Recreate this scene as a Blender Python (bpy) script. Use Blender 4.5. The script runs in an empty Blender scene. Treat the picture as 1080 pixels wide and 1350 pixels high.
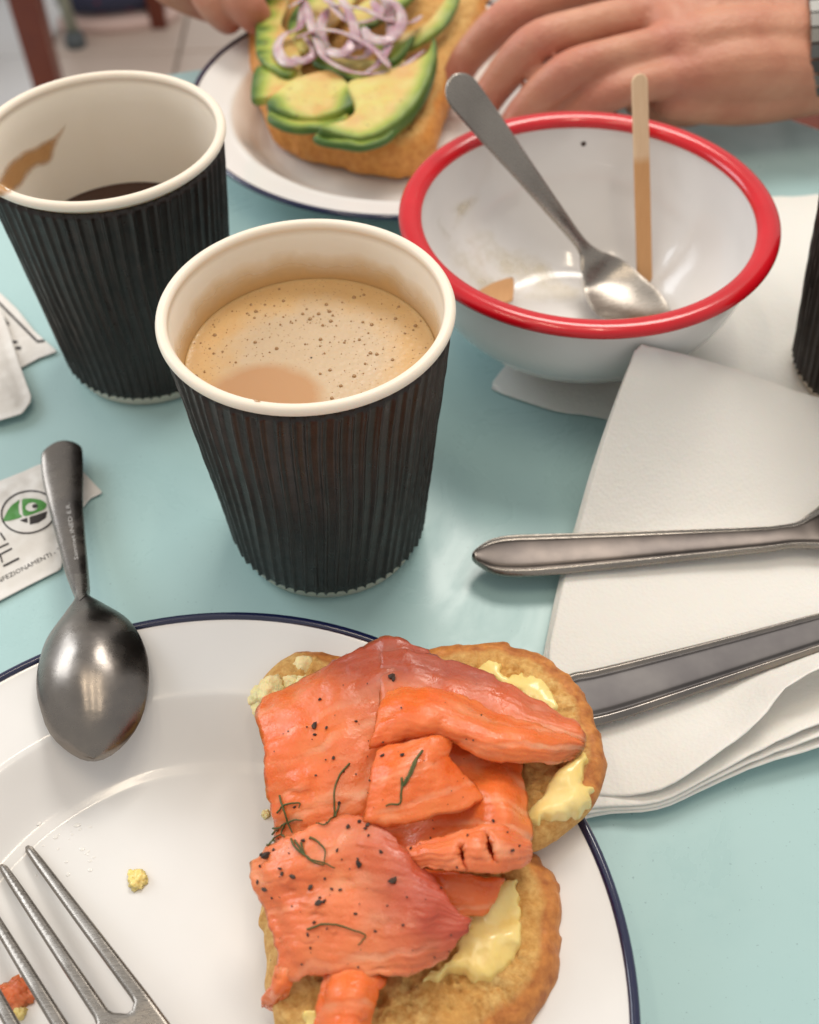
import bpy, bmesh, math, random
import numpy as np
from mathutils import Vector, noise as mnoise
from mathutils.geometry import delaunay_2d_cdt
from mathutils.bvhtree import BVHTree
random.seed(7); rng = np.random.default_rng(7)
SC = bpy.context.scene; COL = SC.collection
V3 = Vector

# ---------------------------------------------------------------- camera
FPX, TH, RO, CAMZ = 1504.75, math.radians(49.155), math.radians(-1.584), .28488
fwd = np.array([0, math.cos(TH), -math.sin(TH)]); ri = np.array([1., 0, 0]); upv = np.cross(ri, fwd)
CR = math.cos(RO)*ri + math.sin(RO)*upv; CU = -math.sin(RO)*ri + math.cos(RO)*upv; CO = np.array([0, 0, CAMZ])
cam = bpy.data.cameras.new('camera'); co = bpy.data.objects.new('camera', cam); COL.objects.link(co)
from mathutils import Matrix
m = Matrix.Identity(4)
for i in range(3):
    m[i][0] = CR[i]; m[i][1] = CU[i]; m[i][2] = -fwd[i]; m[i][3] = CO[i]
co.matrix_world = m
cam.sensor_fit = 'HORIZONTAL'; cam.sensor_width = 36; cam.lens = 36*FPX/1080
cam.clip_start = .01; cam.clip_end = 60
cam.dof.use_dof = True; cam.dof.focus_distance = .298; cam.dof.aperture_fstop = 16
SC.camera = co

# ---------------------------------------------------------------- light: an indoor room, soft ceiling lamps
w = bpy.data.worlds.new('World'); SC.world = w; w.use_nodes = True
w.node_tree.nodes['Background'].inputs[0].default_value = (1, .97, .93, 1)
w.node_tree.nodes['Background'].inputs[1].default_value = .52
def lamp(name, loc, tgt, size, power, col, sy=None):
    L = bpy.data.lights.new(name, 'AREA'); L.energy = power; L.color = col; L.size = size
    if sy: L.shape = 'RECTANGLE'; L.size_y = sy
    o = bpy.data.objects.new(name, L); COL.objects.link(o); o.location = loc
    o.rotation_euler = (V3(tgt)-V3(loc)).to_track_quat('-Z', 'Y').to_euler(); return o
lamp('ceiling_lamp', (.35, 1.15, 1.45), (0, .25, 0), .8, 13, (1, .93, .84), .45)
lamp('window_light', (-1.9, 1.3, 1.2), (0, .25, 0), 1.3, 20, (.90, .95, 1), 1.0)
for lx in (-.50, -.14, .22):
    lamp('strip_lamp', (lx, .22, 1.5), (lx, .2201, 0), .06, 1.5, (1, .84, .64), .55)
SC.view_settings.view_transform = 'Standard'; SC.view_settings.look = 'None'
SC.view_settings.exposure = .22; SC.view_settings.gamma = 1
SC.cycles.max_bounces = 8
SC.render.engine = 'CYCLES'

# ---------------------------------------------------------------- helpers
def U(px, py, z=0.):
    px, py, z = np.broadcast_arrays(np.asarray(px, float), np.asarray(py, float), np.asarray(z, float))
    d = ((px-540)/FPX)[..., None]*CR - ((py-675)/FPX)[..., None]*CU + fwd
    return CO + d*((z-CAMZ)/d[..., 2])[..., None]
def PX(p):
    d = np.asarray(p, float)-CO; q = d@fwd
    return np.stack([540+FPX*(d@CR)/q, 675-FPX*(d@CU)/q], -1)
OFF = {}
def tag(o, label=None, cat=None, group=None, kind=None):
    for k, v in (('label', label), ('category', cat), ('group', group), ('kind', kind)):
        if v: o[k] = v
    return o
def thing(name, label, cat, loc, group=None):
    o = bpy.data.objects.new(name, None); o.empty_display_size = .01; COL.objects.link(o); o.location = loc; OFF[o] = np.array(loc, float)
    return tag(o, label, cat, group)
def mk(name, verts, faces, mats, parent=None, attrs=None, smooth=True, fmat=None, uv=None):
    verts = np.asarray(verts, float).reshape(-1, 3)
    if parent is not None: off = OFF[parent]
    else:
        off = verts.mean(0); off[2] = verts[:, 2].min()
    me = bpy.data.meshes.new(name)
    me.from_pydata((verts-off).tolist(), [], [tuple(int(i) for i in f) for f in faces])
    if not isinstance(mats, (list, tuple)): mats = [mats]
    for mt in mats: me.materials.append(mt)
    if attrs:
        for k, a in attrs.items():
            at = me.attributes.new(k, 'FLOAT', 'POINT'); at.data.foreach_set('value', np.asarray(a, np.float32))
    if fmat is not None: me.polygons.foreach_set('material_index', np.asarray(fmat, np.int32))
    me.polygons.foreach_set('use_smooth', [smooth]*len(me.polygons))
    me.update()
    o = bpy.data.objects.new(name, me); COL.objects.link(o)
    if parent is not None: o.parent = parent; OFF[o] = off
    else: o.location = off; OFF[o] = off
    return o
def world_bvh(*objs):
    vs, fs = [], []
    for o in objs:
        b = len(vs); off = OFF[o]
        vs += [tuple(np.array(v.co)+off) for v in o.data.vertices]
        fs += [tuple(i+b for i in p.vertices) for p in o.data.polygons]
    return BVHTree.FromPolygons(vs, fs)
def hit(bvh, px, py):
    d = ((px-540)/FPX)*CR-((py-675)/FPX)*CU+fwd; d = V3(d).normalized()
    loc, n, i, t = bvh.ray_cast(V3(CO), d)
    if loc is None: return None, None
    if n.dot(d) > 0: n = -n
    return np.array(loc), np.array(n)
def fbm(P, s, oct=3, seed=0.):
    return np.array([mnoise.fractal(V3((p[0]*s+seed, p[1]*s+seed*.7, (p[2] if len(p) > 2 else 0)*s+seed*1.3)), .5, 2., oct) for p in P])
def crv(pts, n=8, closed=False):
    """Catmull-Rom through rows of any dimension"""
    P = np.asarray(pts, float); k = len(P)
    if closed: Q = np.concatenate([P[-1:], P, P[:2]]); segs = k
    else: Q = np.concatenate([2*P[:1]-P[1:2], P, 2*P[-1:]-P[-2:-1]]); segs = k-1
    out = []
    for i in range(segs):
        a, b, c, d = Q[i:i+4]
        for t in np.linspace(0, 1, n, endpoint=False):
            out.append(.5*((2*b)+(-a+c)*t+(2*a-5*b+4*c-d)*t*t+(-a+3*b-3*c+d)*t**3))
    if not closed: out.append(P[-1])
    return np.array(out)
def resample(P, step):
    P = np.concatenate([P, P[:1]]); L = np.r_[0, np.cumsum(np.hypot(*np.diff(P[:, :2], axis=0).T))]
    n = max(8, int(L[-1]/step)); t = np.linspace(0, L[-1], n, endpoint=False)
    return np.stack([np.interp(t, L, P[:, i]) for i in range(P.shape[1])], -1)
def bdist(X, B):
    A = B; C = np.roll(B, -1, 0); out = np.full(len(X), 1e9)
    for s in range(0, len(X), 4000):
        x = X[s:s+4000, None]; ab = (C-A)[None]; t = np.clip(((x-A)*ab).sum(-1)/((ab*ab).sum(-1)+1e-18), 0, 1)
        out[s:s+4000] = np.sqrt((((A+t[..., None]*ab)-x)**2).sum(-1)).min(1)
    return out
def inside(X, B):
    c = np.zeros(len(X), bool); C = np.roll(B, -1, 0)
    for (x1, y1), (x2, y2) in zip(B, C):
        if y1 == y2: continue
        k = ((y1 > X[:, 1]) != (y2 > X[:, 1])) & (X[:, 0] < (x2-x1)*(X[:, 1]-y1)/(y2-y1)+x1); c ^= k
    return c
def tri(outline, step, rad=None, jit=.25, seed=0):
    """triangulated interior of an outline; returns points, boundary count, faces"""
    B = resample(np.asarray(outline, float)[:, :2], step)
    r = np.random.default_rng(int(seed))
    lo, hi = B.min(0), B.max(0)
    gx, gy = np.meshgrid(np.arange(lo[0], hi[0], step), np.arange(lo[1], hi[1], step*.87))
    gx[1::2] += step/2
    G = np.stack([gx.ravel(), gy.ravel()], -1); G += r.uniform(-jit, jit, G.shape)*step
    G = G[inside(G, B)]; lim = step*.6
    if rad:
        T = np.roll(B, -1, 0)-np.roll(B, 1, 0); T /= np.linalg.norm(T, axis=1)[:, None]+1e-12
        area = ((B[:, 0]*np.roll(B[:, 1], -1))-(np.roll(B[:, 0], -1)*B[:, 1])).sum()
        N = np.stack([-T[:, 1], T[:, 0]], -1)*(1 if area > 0 else -1)
        rings = []
        for f in (.04, .18, .42, .75, 1.1):
            R = B+N*rad*f; R = R[inside(R, B)]; R = R[bdist(R, B) > rad*f*.93]; rings.append(R)
        d = bdist(G, B); G = G[d > rad*1.1+step*.5]; G = np.concatenate(rings+[G])
    else: G = G[bdist(G, B) > lim]
    n = len(B); X = np.concatenate([B, G])
    ed = [(i, (i+1) % n) for i in range(n)]
    v, e, f, ov, oe, of = delaunay_2d_cdt([V3(p) for p in X], ed, [], 1, 1e-9)
    X2 = np.array([(p.x, p.y) for p in v]); isb = np.array([any(k < n for k in q) if q else True for q in ov])
    F = []
    for t in f:
        a, b, c = X2[t[0]], X2[t[1]], X2[t[2]]
        ar = (b[0]-a[0])*(c[1]-a[1])-(b[1]-a[1])*(c[0]-a[0])
        if abs(ar) < 1e-14: continue
        F.append(tuple(t) if ar > 0 else (t[0], t[2], t[1]))
    return X2, isb, F, B
def slab(outline, zf, half, rad, step, topn=None, seed=0):
    """rounded slab: top and bottom sheets that meet on the outline"""
    X, isb, F, B = tri(outline, step, rad, seed=seed)
    d = bdist(X, B); d[isb] = 0
    u = np.minimum(d/rad, 1); prof = np.sqrt(np.maximum(0, 1-(1-u)**2))
    h = half(X) if callable(half) else np.full(len(X), half)
    z = zf(X) if callable(zf) else np.full(len(X), zf)
    tz = z+h*prof
    if topn is not None: tz = tz+topn(X, d)*u
    bz = z-h*prof
    n = len(X); bi = np.arange(n)+n; bi[isb] = np.arange(n)[isb]
    top = np.c_[X, tz]; bot = np.c_[X, bz]
    Vv = np.concatenate([top, bot]); Fc = list(F)+[(bi[c], bi[b], bi[a]) for a, b, c in F]
    used = np.zeros(2*n, bool)
    for f in Fc:
        for i in f: used[i] = True
    mp = np.cumsum(used)-1
    Fc = [tuple(mp[i] for i in f) for f in Fc]
    side = np.r_[np.ones(n), -np.ones(n)][used]; dd = np.r_[d, d][used]
    return Vv[used], Fc, dd, side
def px_outline(pts, z, n=6, smooth=True):
    """pts: (px,py[,z]) -> world outline"""
    A = np.array([(p[0], p[1], p[2] if len(p) > 2 else z) for p in pts], float)
    A = crv(A, n, True) if smooth else A
    return U(A[:, 0], A[:, 1], A[:, 2])
def lathe(prof, n=96, c=(0, 0, 0), rfun=None, close=False):
    prof = np.asarray(prof, float); k = len(prof); t = np.linspace(0, 2*np.pi, n, endpoint=False)
    r = prof[:, 0][:, None]*np.ones(n); z = prof[:, 1][:, None]*np.ones(n)
    if rfun: r = rfun(r, z, t[None]*np.ones((k, 1)))
    v = np.stack([c[0]+r*np.cos(t), c[1]+r*np.sin(t), c[2]+z], -1).reshape(-1, 3)
    f = []
    for i in range(k if close else k-1):
        a, b = i*n, ((i+1) % k)*n
        for j in range(n):
            j2 = (j+1) % n; f.append((a+j, a+j2, b+j2, b+j))
    return v, f
def tube(pts, rad, n=8, cap=True):
    P = np.asarray(pts, float); rad = np.broadcast_to(np.asarray(rad, float), (len(P),)); v, f = [], []
    T = np.gradient(P, axis=0); T /= np.linalg.norm(T, axis=1)[:, None]+1e-12
    a = np.array([0, 0, 1.]) if abs(T[0, 2]) < .9 else np.array([1., 0, 0])
    for i, p in enumerate(P):
        b = np.cross(T[i], a); b /= np.linalg.norm(b); a = np.cross(b, T[i])
        for k in range(n):
            t = 2*math.pi*k/n; v.append(p+rad[i]*(math.cos(t)*b+math.sin(t)*a))
    for i in range(len(P)-1):
        for k in range(n):
            k2 = (k+1) % n; f.append((i*n+k, i*n+k2, (i+1)*n+k2, (i+1)*n+k))
    if cap: f.append(tuple(range(n))[::-1]); f.append(tuple(range((len(P)-1)*n, len(P)*n)))
    return v, f
def box(c, s, rz=0):
    c = np.array(c); v = np.array([(x, y, z) for x in (-.5, .5) for y in (-.5, .5) for z in (-.5, .5)])*np.array(s)
    R = np.array([[math.cos(rz), -math.sin(rz), 0], [math.sin(rz), math.cos(rz), 0], [0, 0, 1]])
    return (v@R.T+c), [(0, 1, 3, 2), (4, 6, 7, 5), (0, 4, 5, 1), (2, 3, 7, 6), (0, 2, 6, 4), (1, 5, 7, 3)]
def join(*parts):
    v, f = [], []
    for a, b in parts:
        n = len(v); v += [tuple(p) for p in a]; f += [tuple(i+n for i in q) for q in b]
    return v, f
def loft(rows, t=.0012, nu=9, nv=9, seed=0, rough=.5, rag=2.5, dents=(), edge=None, ripple=.25):
    """folded sheet through rows of (px, py, z mm): closed, with rounded edges; returns verts, faces, uv-like attrs"""
    A = np.array(rows, float); A = np.array([crv(r, nu) for r in A]); A = np.array([crv(A[:, j], nv) for j in range(A.shape[1])]).transpose(1, 0, 2)
    nvv, nuu = A.shape[:2]; uu, vv = np.meshgrid(np.linspace(0, 1, nuu), np.linspace(0, 1, nvv))
    pts = A[..., :2].reshape(-1, 2)
    jx = fbm(pts, .035, 3, seed).reshape(nvv, nuu)*rag*1.6; jy = fbm(pts, .035, 3, seed+9).reshape(nvv, nuu)*rag*1.6
    z = A[..., 2]/1000
    for (dx, dy, rx, ry, dp, ang) in dents:
        ca, sa = math.cos(ang), math.sin(ang); ex = A[..., 0]-dx; ey = A[..., 1]-dy
        q = ((ex*ca+ey*sa)/rx)**2+((-ex*sa+ey*ca)/ry)**2; z = z-dp/1000*np.exp(-q**2)
    S = U(A[..., 0]+jx, A[..., 1]+jy, z)
    du = np.gradient(S, axis=1); dv = np.gradient(S, axis=0); N = np.cross(du, dv); N /= np.linalg.norm(N, axis=-1)[..., None]+1e-12
    N[N[..., 2] < 0] *= -1
    lu = np.linalg.norm(du, axis=-1).mean(0); Lu = np.r_[0, np.cumsum(lu)[:-1]]; lv = np.linalg.norm(dv, axis=-1).mean(1); Lv = np.r_[0, np.cumsum(lv)[:-1]]
    d = np.minimum(np.minimum(Lu, Lu[-1]-Lu)[None], np.minimum(Lv, Lv[-1]-Lv)[:, None])
    q = np.sqrt(np.maximum(0, 1-(1-np.minimum(d/(t*.75), 1))**2))
    W = S.reshape(-1, 3); nz = (fbm(W, 85, 2, seed)*.0009+fbm(W, 330, 2, seed+3)*.00010).reshape(nvv, nuu)*rough*2
    rip = np.sin((vv*nvv/nv*3.2+fbm(W, 30, 2, seed+5).reshape(nvv, nuu)*1.5)*2*np.pi)*.00022*ripple*2
    top = S+N*(t/2*q+(nz+rip)*np.minimum(d/(t), 1))[..., None]; bot = S-N*(t/2*q)[..., None]
    n = nvv*nuu; I = np.arange(n).reshape(nvv, nuu); J = I+n
    b = np.zeros((nvv, nuu), bool); b[0] = b[-1] = True; b[:, 0] = b[:, -1] = True; J = np.where(b, I, J)
    F = []
    flip = np.cross(du, dv)[nvv//2, nuu//2, 2] < 0
    for i in range(nvv-1):
        for j in range(nuu-1):
            a = (I[i, j], I[i, j+1], I[i+1, j+1], I[i+1, j]); c = (J[i, j], J[i+1, j], J[i+1, j+1], J[i, j+1])
            if flip: a, c = a[::-1], c[::-1]
            F.append(a); F.append(c)
    Vv = np.concatenate([top.reshape(-1, 3), bot.reshape(-1, 3)])
    at = {'su': np.r_[(uu*Lu[-1]).ravel(), (uu*Lu[-1]).ravel()], 'sv': np.r_[(vv*Lv[-1]).ravel(), (vv*Lv[-1]).ravel()],
          'sd': np.r_[d.ravel(), d.ravel()]}
    if edge is not None:
        e = edge(uu, vv); at['dark'] = np.r_[e.ravel(), e.ravel()]
    used = np.zeros(2*n, bool)
    for f in F:
        for i in f: used[i] = True
    mp = np.cumsum(used)-1
    return Vv[used], [tuple(mp[i] for i in f) for f in F], {k: a[used] for k, a in at.items()}
def cutlery(rows, n=6, k=25, groove=0., tip0=0., tip1=0., gpos=.78, world=False, up=(0, 0, 1.), ridge=0., panel=False):
    """long piece of flatware through rows (px, py, z mm, half width mm, camber mm, thickness mm)"""
    A = crv(np.array(rows, float), n)
    C = A[:, :3].copy()/1000 if world else U(A[:, 0], A[:, 1], A[:, 2]/1000)
    L = np.r_[0, np.cumsum(np.linalg.norm(np.diff(C, axis=0), axis=1))]
    # finer rows at round ends
    s = L
    if tip0: s = np.r_[tip0*(1-np.cos(np.linspace(0, np.pi/2, 9)[:-1])), s[s > tip0]]
    if tip1: s = np.r_[s[s < L[-1]-tip1], L[-1]-tip1*(1-np.sin(np.linspace(0, np.pi/2, 9)))]
    s = np.maximum(s, 0); I = lambda a: np.interp(s, L, a)
    C = np.stack([I(C[:, i]) for i in range(3)], -1); hw, cb, th = [I(A[:, i])/1000 for i in (3, 4, 5)]
    rnd = np.ones(len(s)); rt = np.ones(len(s))
    if tip0: rnd *= np.sqrt(np.maximum(0, 1-(1-np.minimum(s/tip0, 1))**2))
    if tip1: rnd *= np.sqrt(np.maximum(0, 1-(1-np.minimum((L[-1]-s)/tip1, 1))**2))
    hw = np.maximum(hw*rnd, 2e-5); th = th*np.minimum(1, rnd*3+.1)
    T = np.gradient(C, axis=0); T /= np.linalg.norm(T, axis=1)[:, None]+1e-12
    B = np.cross(T, np.array(up, float)); B /= np.linalg.norm(B, axis=1)[:, None]+1e-12; Nn = np.cross(B, T)
    t = np.sin(np.linspace(-np.pi/2, np.pi/2, k))
    prof = np.sqrt(np.maximum(0, 1-np.abs(t)**6))
    m = len(s); top = np.zeros((m, k, 3)); bot = np.zeros((m, k, 3))
    for i in range(m):
        base = C[i]+np.outer(t*hw[i], B[i]); arch = cb[i]*(1-t**2)
        g = (-groove/1000*np.exp(-((np.abs(t)-gpos)/.07)**2)+ridge/1000*np.exp(-((np.abs(t)-gpos-.13)/.07)**2)-groove*.45/1000*(np.abs(t) < gpos))*min(1, rnd[i]*1.2)
        top[i] = base+np.outer(arch+th[i]/2*prof+g, Nn[i]); bot[i] = base+np.outer(arch-th[i]/2*prof, Nn[i])
    v = np.concatenate([top.reshape(-1, 3), bot.reshape(-1, 3)]); f = []; q = m*k; pm = []
    for i in range(m-1):
        for j in range(k-1):
            a = i*k+j; f.append((a, a+1, a+k+1, a+k)); f.append((q+a, q+a+k, q+a+k+1, q+a+1)); pm += [int(abs(t[j]+t[j+1])/2 < gpos-.02 and s[i] > tip0*.12), 0]
        for j in (0, k-1):
            a = i*k+j; f.append((a, a+k, q+a+k, q+a) if j == 0 else (a, q+a, q+a+k, a+k)); pm.append(0)
    for i, r in ((0, 1), (m-1, -1)):
        for j in range(k-1):
            a = i*k+j; f.append((a, q+a, q+a+1, a+1)[::r]); pm.append(0)
    return (v, f, pm) if panel else (v, f)

# ---------------------------------------------------------------- materials
class NT:
    def __init__(s, name):
        s.m = bpy.data.materials.new(name); s.m.use_nodes = True; s.t = s.m.node_tree; s.b = s.t.nodes['Principled BSDF']; s.tc = None
    def n(s, typ, **kw):
        x = s.t.nodes.new(typ)
        for k, v in kw.items(): setattr(x, k, v)
        return x
    def L(s, a, b): s.t.links.new(a, b)
    def obj(s):
        if s.tc is None: s.tc = s.n('ShaderNodeTexCoord')
        return s.tc.outputs['Object']
    def noise(s, scale, detail=3, vec=None, rough=.55, dist=0):
        x = s.n('ShaderNodeTexNoise'); x.inputs['Scale'].default_value = scale; x.inputs['Detail'].default_value = detail
        x.inputs['Roughness'].default_value = rough; x.inputs['Distortion'].default_value = dist
        s.L(vec or s.obj(), x.inputs['Vector']); return x.outputs['Fac']
    def vor(s, scale, vec=None, feature='F1'):
        x = s.n('ShaderNodeTexVoronoi', feature=feature); x.inputs['Scale'].default_value = scale; s.L(vec or s.obj(), x.inputs['Vector']); return x.outputs['Distance']
    def ramp(s, f, a, b, c0=0., c1=1.):
        x = s.n('ShaderNodeMapRange'); x.inputs['From Min'].default_value = a; x.inputs['From Max'].default_value = b
        x.inputs['To Min'].default_value = c0; x.inputs['To Max'].default_value = c1; s.L(f, x.inputs['Value']); return x.outputs['Result']
    def mix(s, f, a, b):
        x = s.n('ShaderNodeMix', data_type='RGBA')
        if isinstance(f, (int, float)): x.inputs[0].default_value = f
        else: s.L(f, x.inputs[0])
        for i, c in ((6, a), (7, b)):
            if isinstance(c, tuple): x.inputs[i].default_value = (*c, 1)
            else: s.L(c, x.inputs[i])
        return x.outputs[2]
    def math(s, op, a, b=0., c=None):
        x = s.n('ShaderNodeMath', operation=op)
        for i, q in enumerate((a, b)):
            if isinstance(q, (int, float)): x.inputs[i].default_value = q
            else: s.L(q, x.inputs[i])
        return x.outputs[0]
    def attr(s, name):
        x = s.n('ShaderNodeAttribute'); x.attribute_name = name; return x.outputs['Fac']
    def col(s, c):
        if isinstance(c, tuple): s.b.inputs['Base Color'].default_value = (*c, 1)
        else: s.L(c, s.b.inputs['Base Color'])
    def set(s, **kw):
        names = dict(rough='Roughness', metal='Metallic', sss='Subsurface Weight', sscale='Subsurface Scale', coat='Coat Weight', crough='Coat Roughness',
                     spec='Specular IOR Level', trans='Transmission Weight', alpha='Alpha', sheen='Sheen Weight', aniso='Anisotropic')
        for k, v in kw.items():
            i = s.b.inputs[names[k]]
            if isinstance(v, (int, float)): i.default_value = v
            else: s.L(v, i)
        return s
    def srad(s, r): s.b.inputs['Subsurface Radius'].default_value = r; return s
    def bump(s, h, dist, strength=1.):
        x = s.n('ShaderNodeBump'); x.inputs['Distance'].default_value = dist; x.inputs['Strength'].default_value = strength
        s.L(h, x.inputs['Height']); s.L(x.outputs[0], s.b.inputs['Normal']); return s
def simple(name, c, rough=.5, metal=0., c2=None, vs=40, bd=0., bs=300, **kw):
    t = NT(name); t.set(rough=rough, metal=metal, **kw)
    if c2: t.col(t.mix(t.ramp(t.noise(vs, 4), .35, .65), c, c2))
    else: t.col(c)
    if bd: t.bump(t.noise(bs, 4), bd)
    return t
# table laminate
t = NT('teal_laminate'); t.col(t.mix(t.ramp(t.noise(900, 2), .68, .74), t.mix(t.ramp(t.noise(7, 3), .3, .7), (.375, .57, .58), (.40, .58, .58)), (.28, .42, .44)))
t.set(rough=t.ramp(t.noise(22, 5, None, .65, 1.2), .35, .65, .24, .46)); t.bump(t.noise(160, 2), .00004); M_TABLE = t.m
# enamel
t = NT('white_enamel'); t.col(t.mix(t.ramp(t.noise(25, 3), .4, .7), (.80, .79, .78), (.77, .76, .74))); t.set(rough=t.ramp(t.noise(60, 4), .35, .75, .10, .26), coat=.5, crough=.06)
t.bump(t.noise(45, 2), .00008); M_ENAMEL = t.m
M_NAVY = simple('navy_enamel', (.006, .010, .05), .15, coat=.6).m
M_RED = simple('red_enamel', (.60, .004, .013), .2, coat=.25, c2=(.52, .003, .010), bd=.0001, bs=60).m
# cup
M_PAPER = simple('cream_paper_cup', (.86, .775, .665), .45, c2=(.83, .74, .62), vs=30, sss=.15, sscale=.002, bd=.00004, bs=500).srad((1, .7, .4)).m
t = NT('black_ripple_card'); t.col(t.mix(t.ramp(t.noise(220, 4), .3, .75), (.014, .0088, .0072), (.034, .020, .0155)))
t.set(rough=t.ramp(t.noise(300, 3), .3, .7, .26, .42), spec=.42); t.bump(t.noise(900, 3), .00006); M_SLEEVE = t.m
# metals
t = NT('brushed_steel'); v = t.n('ShaderNodeMapping'); t.L(t.obj(), v.inputs[0]); v.inputs['Scale'].default_value = (1, 8, 1)
t.col(t.mix(t.ramp(t.noise(40, 4), .3, .7), (.25, .228, .205), (.34, .312, .28))); t.set(metal=1., rough=t.ramp(t.noise(350, 4, v.outputs[0]), .3, .7, .22, .36)); t.bump(t.noise(700, 3, v.outputs[0]), .00003); M_STEEL = t.m
t = NT('worn_steel'); t.col(t.mix(t.ramp(t.noise(60, 5), .35, .7), (.19, .175, .165), (.28, .25, .22))); t.set(metal=1., rough=t.ramp(t.noise(150, 5), .3, .7, .2, .34)); t.bump(t.noise(500, 4), .00003); M_STEEL2 = t.m
M_SATIN = simple('satin_recess_painted_reflection', (.075, .066, .063), .36, 1.0, c2=(.12, .104, .095), vs=60).m  # recessed panel; the dark ceiling it mirrors is put into its colour
M_SATIN2 = simple('dull_recess_painted_reflection', (.072, .068, .07), .45, 1.0, c2=(.095, .09, .09), vs=60).m  # second handle's panel, also coloured dark for a dark ceiling reflection
# paper napkin
t = NT('tissue_paper'); t.col(t.mix(t.ramp(t.noise(20, 3), .3, .7), (.80, .775, .735), (.83, .805, .765))); t.set(rough=.9, sss=.1, sscale=.003)
q = t.vor(900); t.bump(t.math('ADD', q, t.math('MULTIPLY', t.noise(28, 4), 8.)), .00010); M_TISSUE = t.m
M_SACHET = simple('sachet_paper', (.78, .76, .73), .42, c2=(.72, .69, .65), vs=60, bd=.0003, bs=90).m
M_INK = simple('black_ink', (.025, .02, .02), .5).m
M_GREEN = simple('green_ink', (.07, .27, .05), .45).m
M_WHITE = simple('white_ink', (.75, .74, .70), .45).m
M_ETCH = simple('etched_lettering', (.62, .60, .58), .5, .8).m
# wood
def sz(t):
    x = t.n('ShaderNodeSeparateXYZ'); t.L(t.obj(), x.inputs[0]); return x.outputs[2]
t = NT('birch_stick'); v = t.n('ShaderNodeMapping'); t.L(t.obj(), v.inputs[0]); v.inputs['Scale'].default_value = (6, .6, .6)
t.col(t.mix(t.ramp(sz(t), .040, .043), t.mix(t.noise(180, 4, v.outputs[0]), (.54, .27, .105), (.64, .36, .16)), t.mix(t.noise(180, 4, v.outputs[0]), (.66, .45, .27), (.76, .56, .37)))); t.set(rough=.6); t.bump(t.noise(300, 3, v.outputs[0]), .0001); M_STICK = t.m
t = NT('brown_varnished_wood'); t.col(t.mix(t.noise(30, 4), (.085, .012, .006), (.17, .034, .012))); t.set(rough=.35); M_WOOD = t.m
# coffee
t = NT('milky_coffee'); o = t.obj(); sp = t.n('ShaderNodeSeparateXYZ'); t.L(o, sp.inputs[0])
# foam thins to bare coffee in a pool by the near left wall
ex = t.math('MULTIPLY', t.math('ADD', sp.outputs[0], .0125), 58.); ey = t.math('MULTIPLY', t.math('ADD', sp.outputs[1], .0165), 70.)
rr = t.math('SQRT', t.math('ADD', t.math('MULTIPLY', ex, ex), t.math('MULTIPLY', ey, ey)))
rr = t.math('ADD', rr, t.math('MULTIPLY', t.math('SUBTRACT', t.noise(90, 3), .5), .35))
pool = t.ramp(rr, .80, 1.08, 1, 0)
rad = t.math('SQRT', t.math('ADD', t.math('MULTIPLY', sp.outputs[0], sp.outputs[0]), t.math('MULTIPLY', sp.outputs[1], sp.outputs[1])))
ring = t.ramp(t.math('ADD', rad, t.math('MULTIPLY', t.math('SUBTRACT', t.noise(120, 3), .5), .012)), .019, .029)
foam = t.mix(ring, t.mix(t.noise(140, 4), (.52, .385, .245), (.59, .455, .31)), t.mix(t.noise(200, 4), (.57, .35, .15), (.63, .42, .20)))
foam = t.mix(t.ramp(t.vor(700), .08, .2, .55, 0), foam, (.30, .16, .07))
t.col(t.mix(pool, foam, (.50, .285, .145))); t.set(rough=t.ramp(pool, 0, 1, .22, .08), sss=.3, sscale=.003); t.srad((1, .6, .3)); t.bump(t.math('MULTIPLY', t.vor(600), t.math('SUBTRACT', 1., pool)), .00007); M_LATTE = t.m
M_BUBBLE = simple('brown_bubble', (.33, .185, .075), .15, coat=.2).m
M_BLACKCOFFEE = simple('dark_coffee', (.035, .010, .004), .06).m
t = NT('coffee_stain'); e = t.attr('edge'); t.col(t.mix(t.noise(70, 4), (.42, .18, .05), (.62, .36, .15))); t.set(rough=.4, alpha=t.ramp(t.math('ADD', e, t.math('MULTIPLY', t.math('SUBTRACT', t.noise(120, 4), .5), .6)), .12, .75, 0, .9)); M_STAIN = t.m
t = NT('coffee_film'); e = t.attr('edge'); t.col(t.mix(t.ramp(e, .2, 1), (.82, .58, .28), (.68, .40, .15))); t.set(rough=.4, alpha=t.ramp(t.math('ADD', e, t.math('MULTIPLY', t.math('SUBTRACT', t.noise(60, 3), .5), 1.0)), .05, .9, 0, .8)); M_FILM = t.m
t = NT('milk_residue'); e = t.attr('edge'); t.col((.80, .72, .54)); t.set(rough=.35, alpha=t.math('MULTIPLY', t.ramp(e, 0, .8, 0, 1), t.ramp(t.noise(90, 5), .42, .7, 0, .5))); M_RESIDUE = t.m
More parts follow.
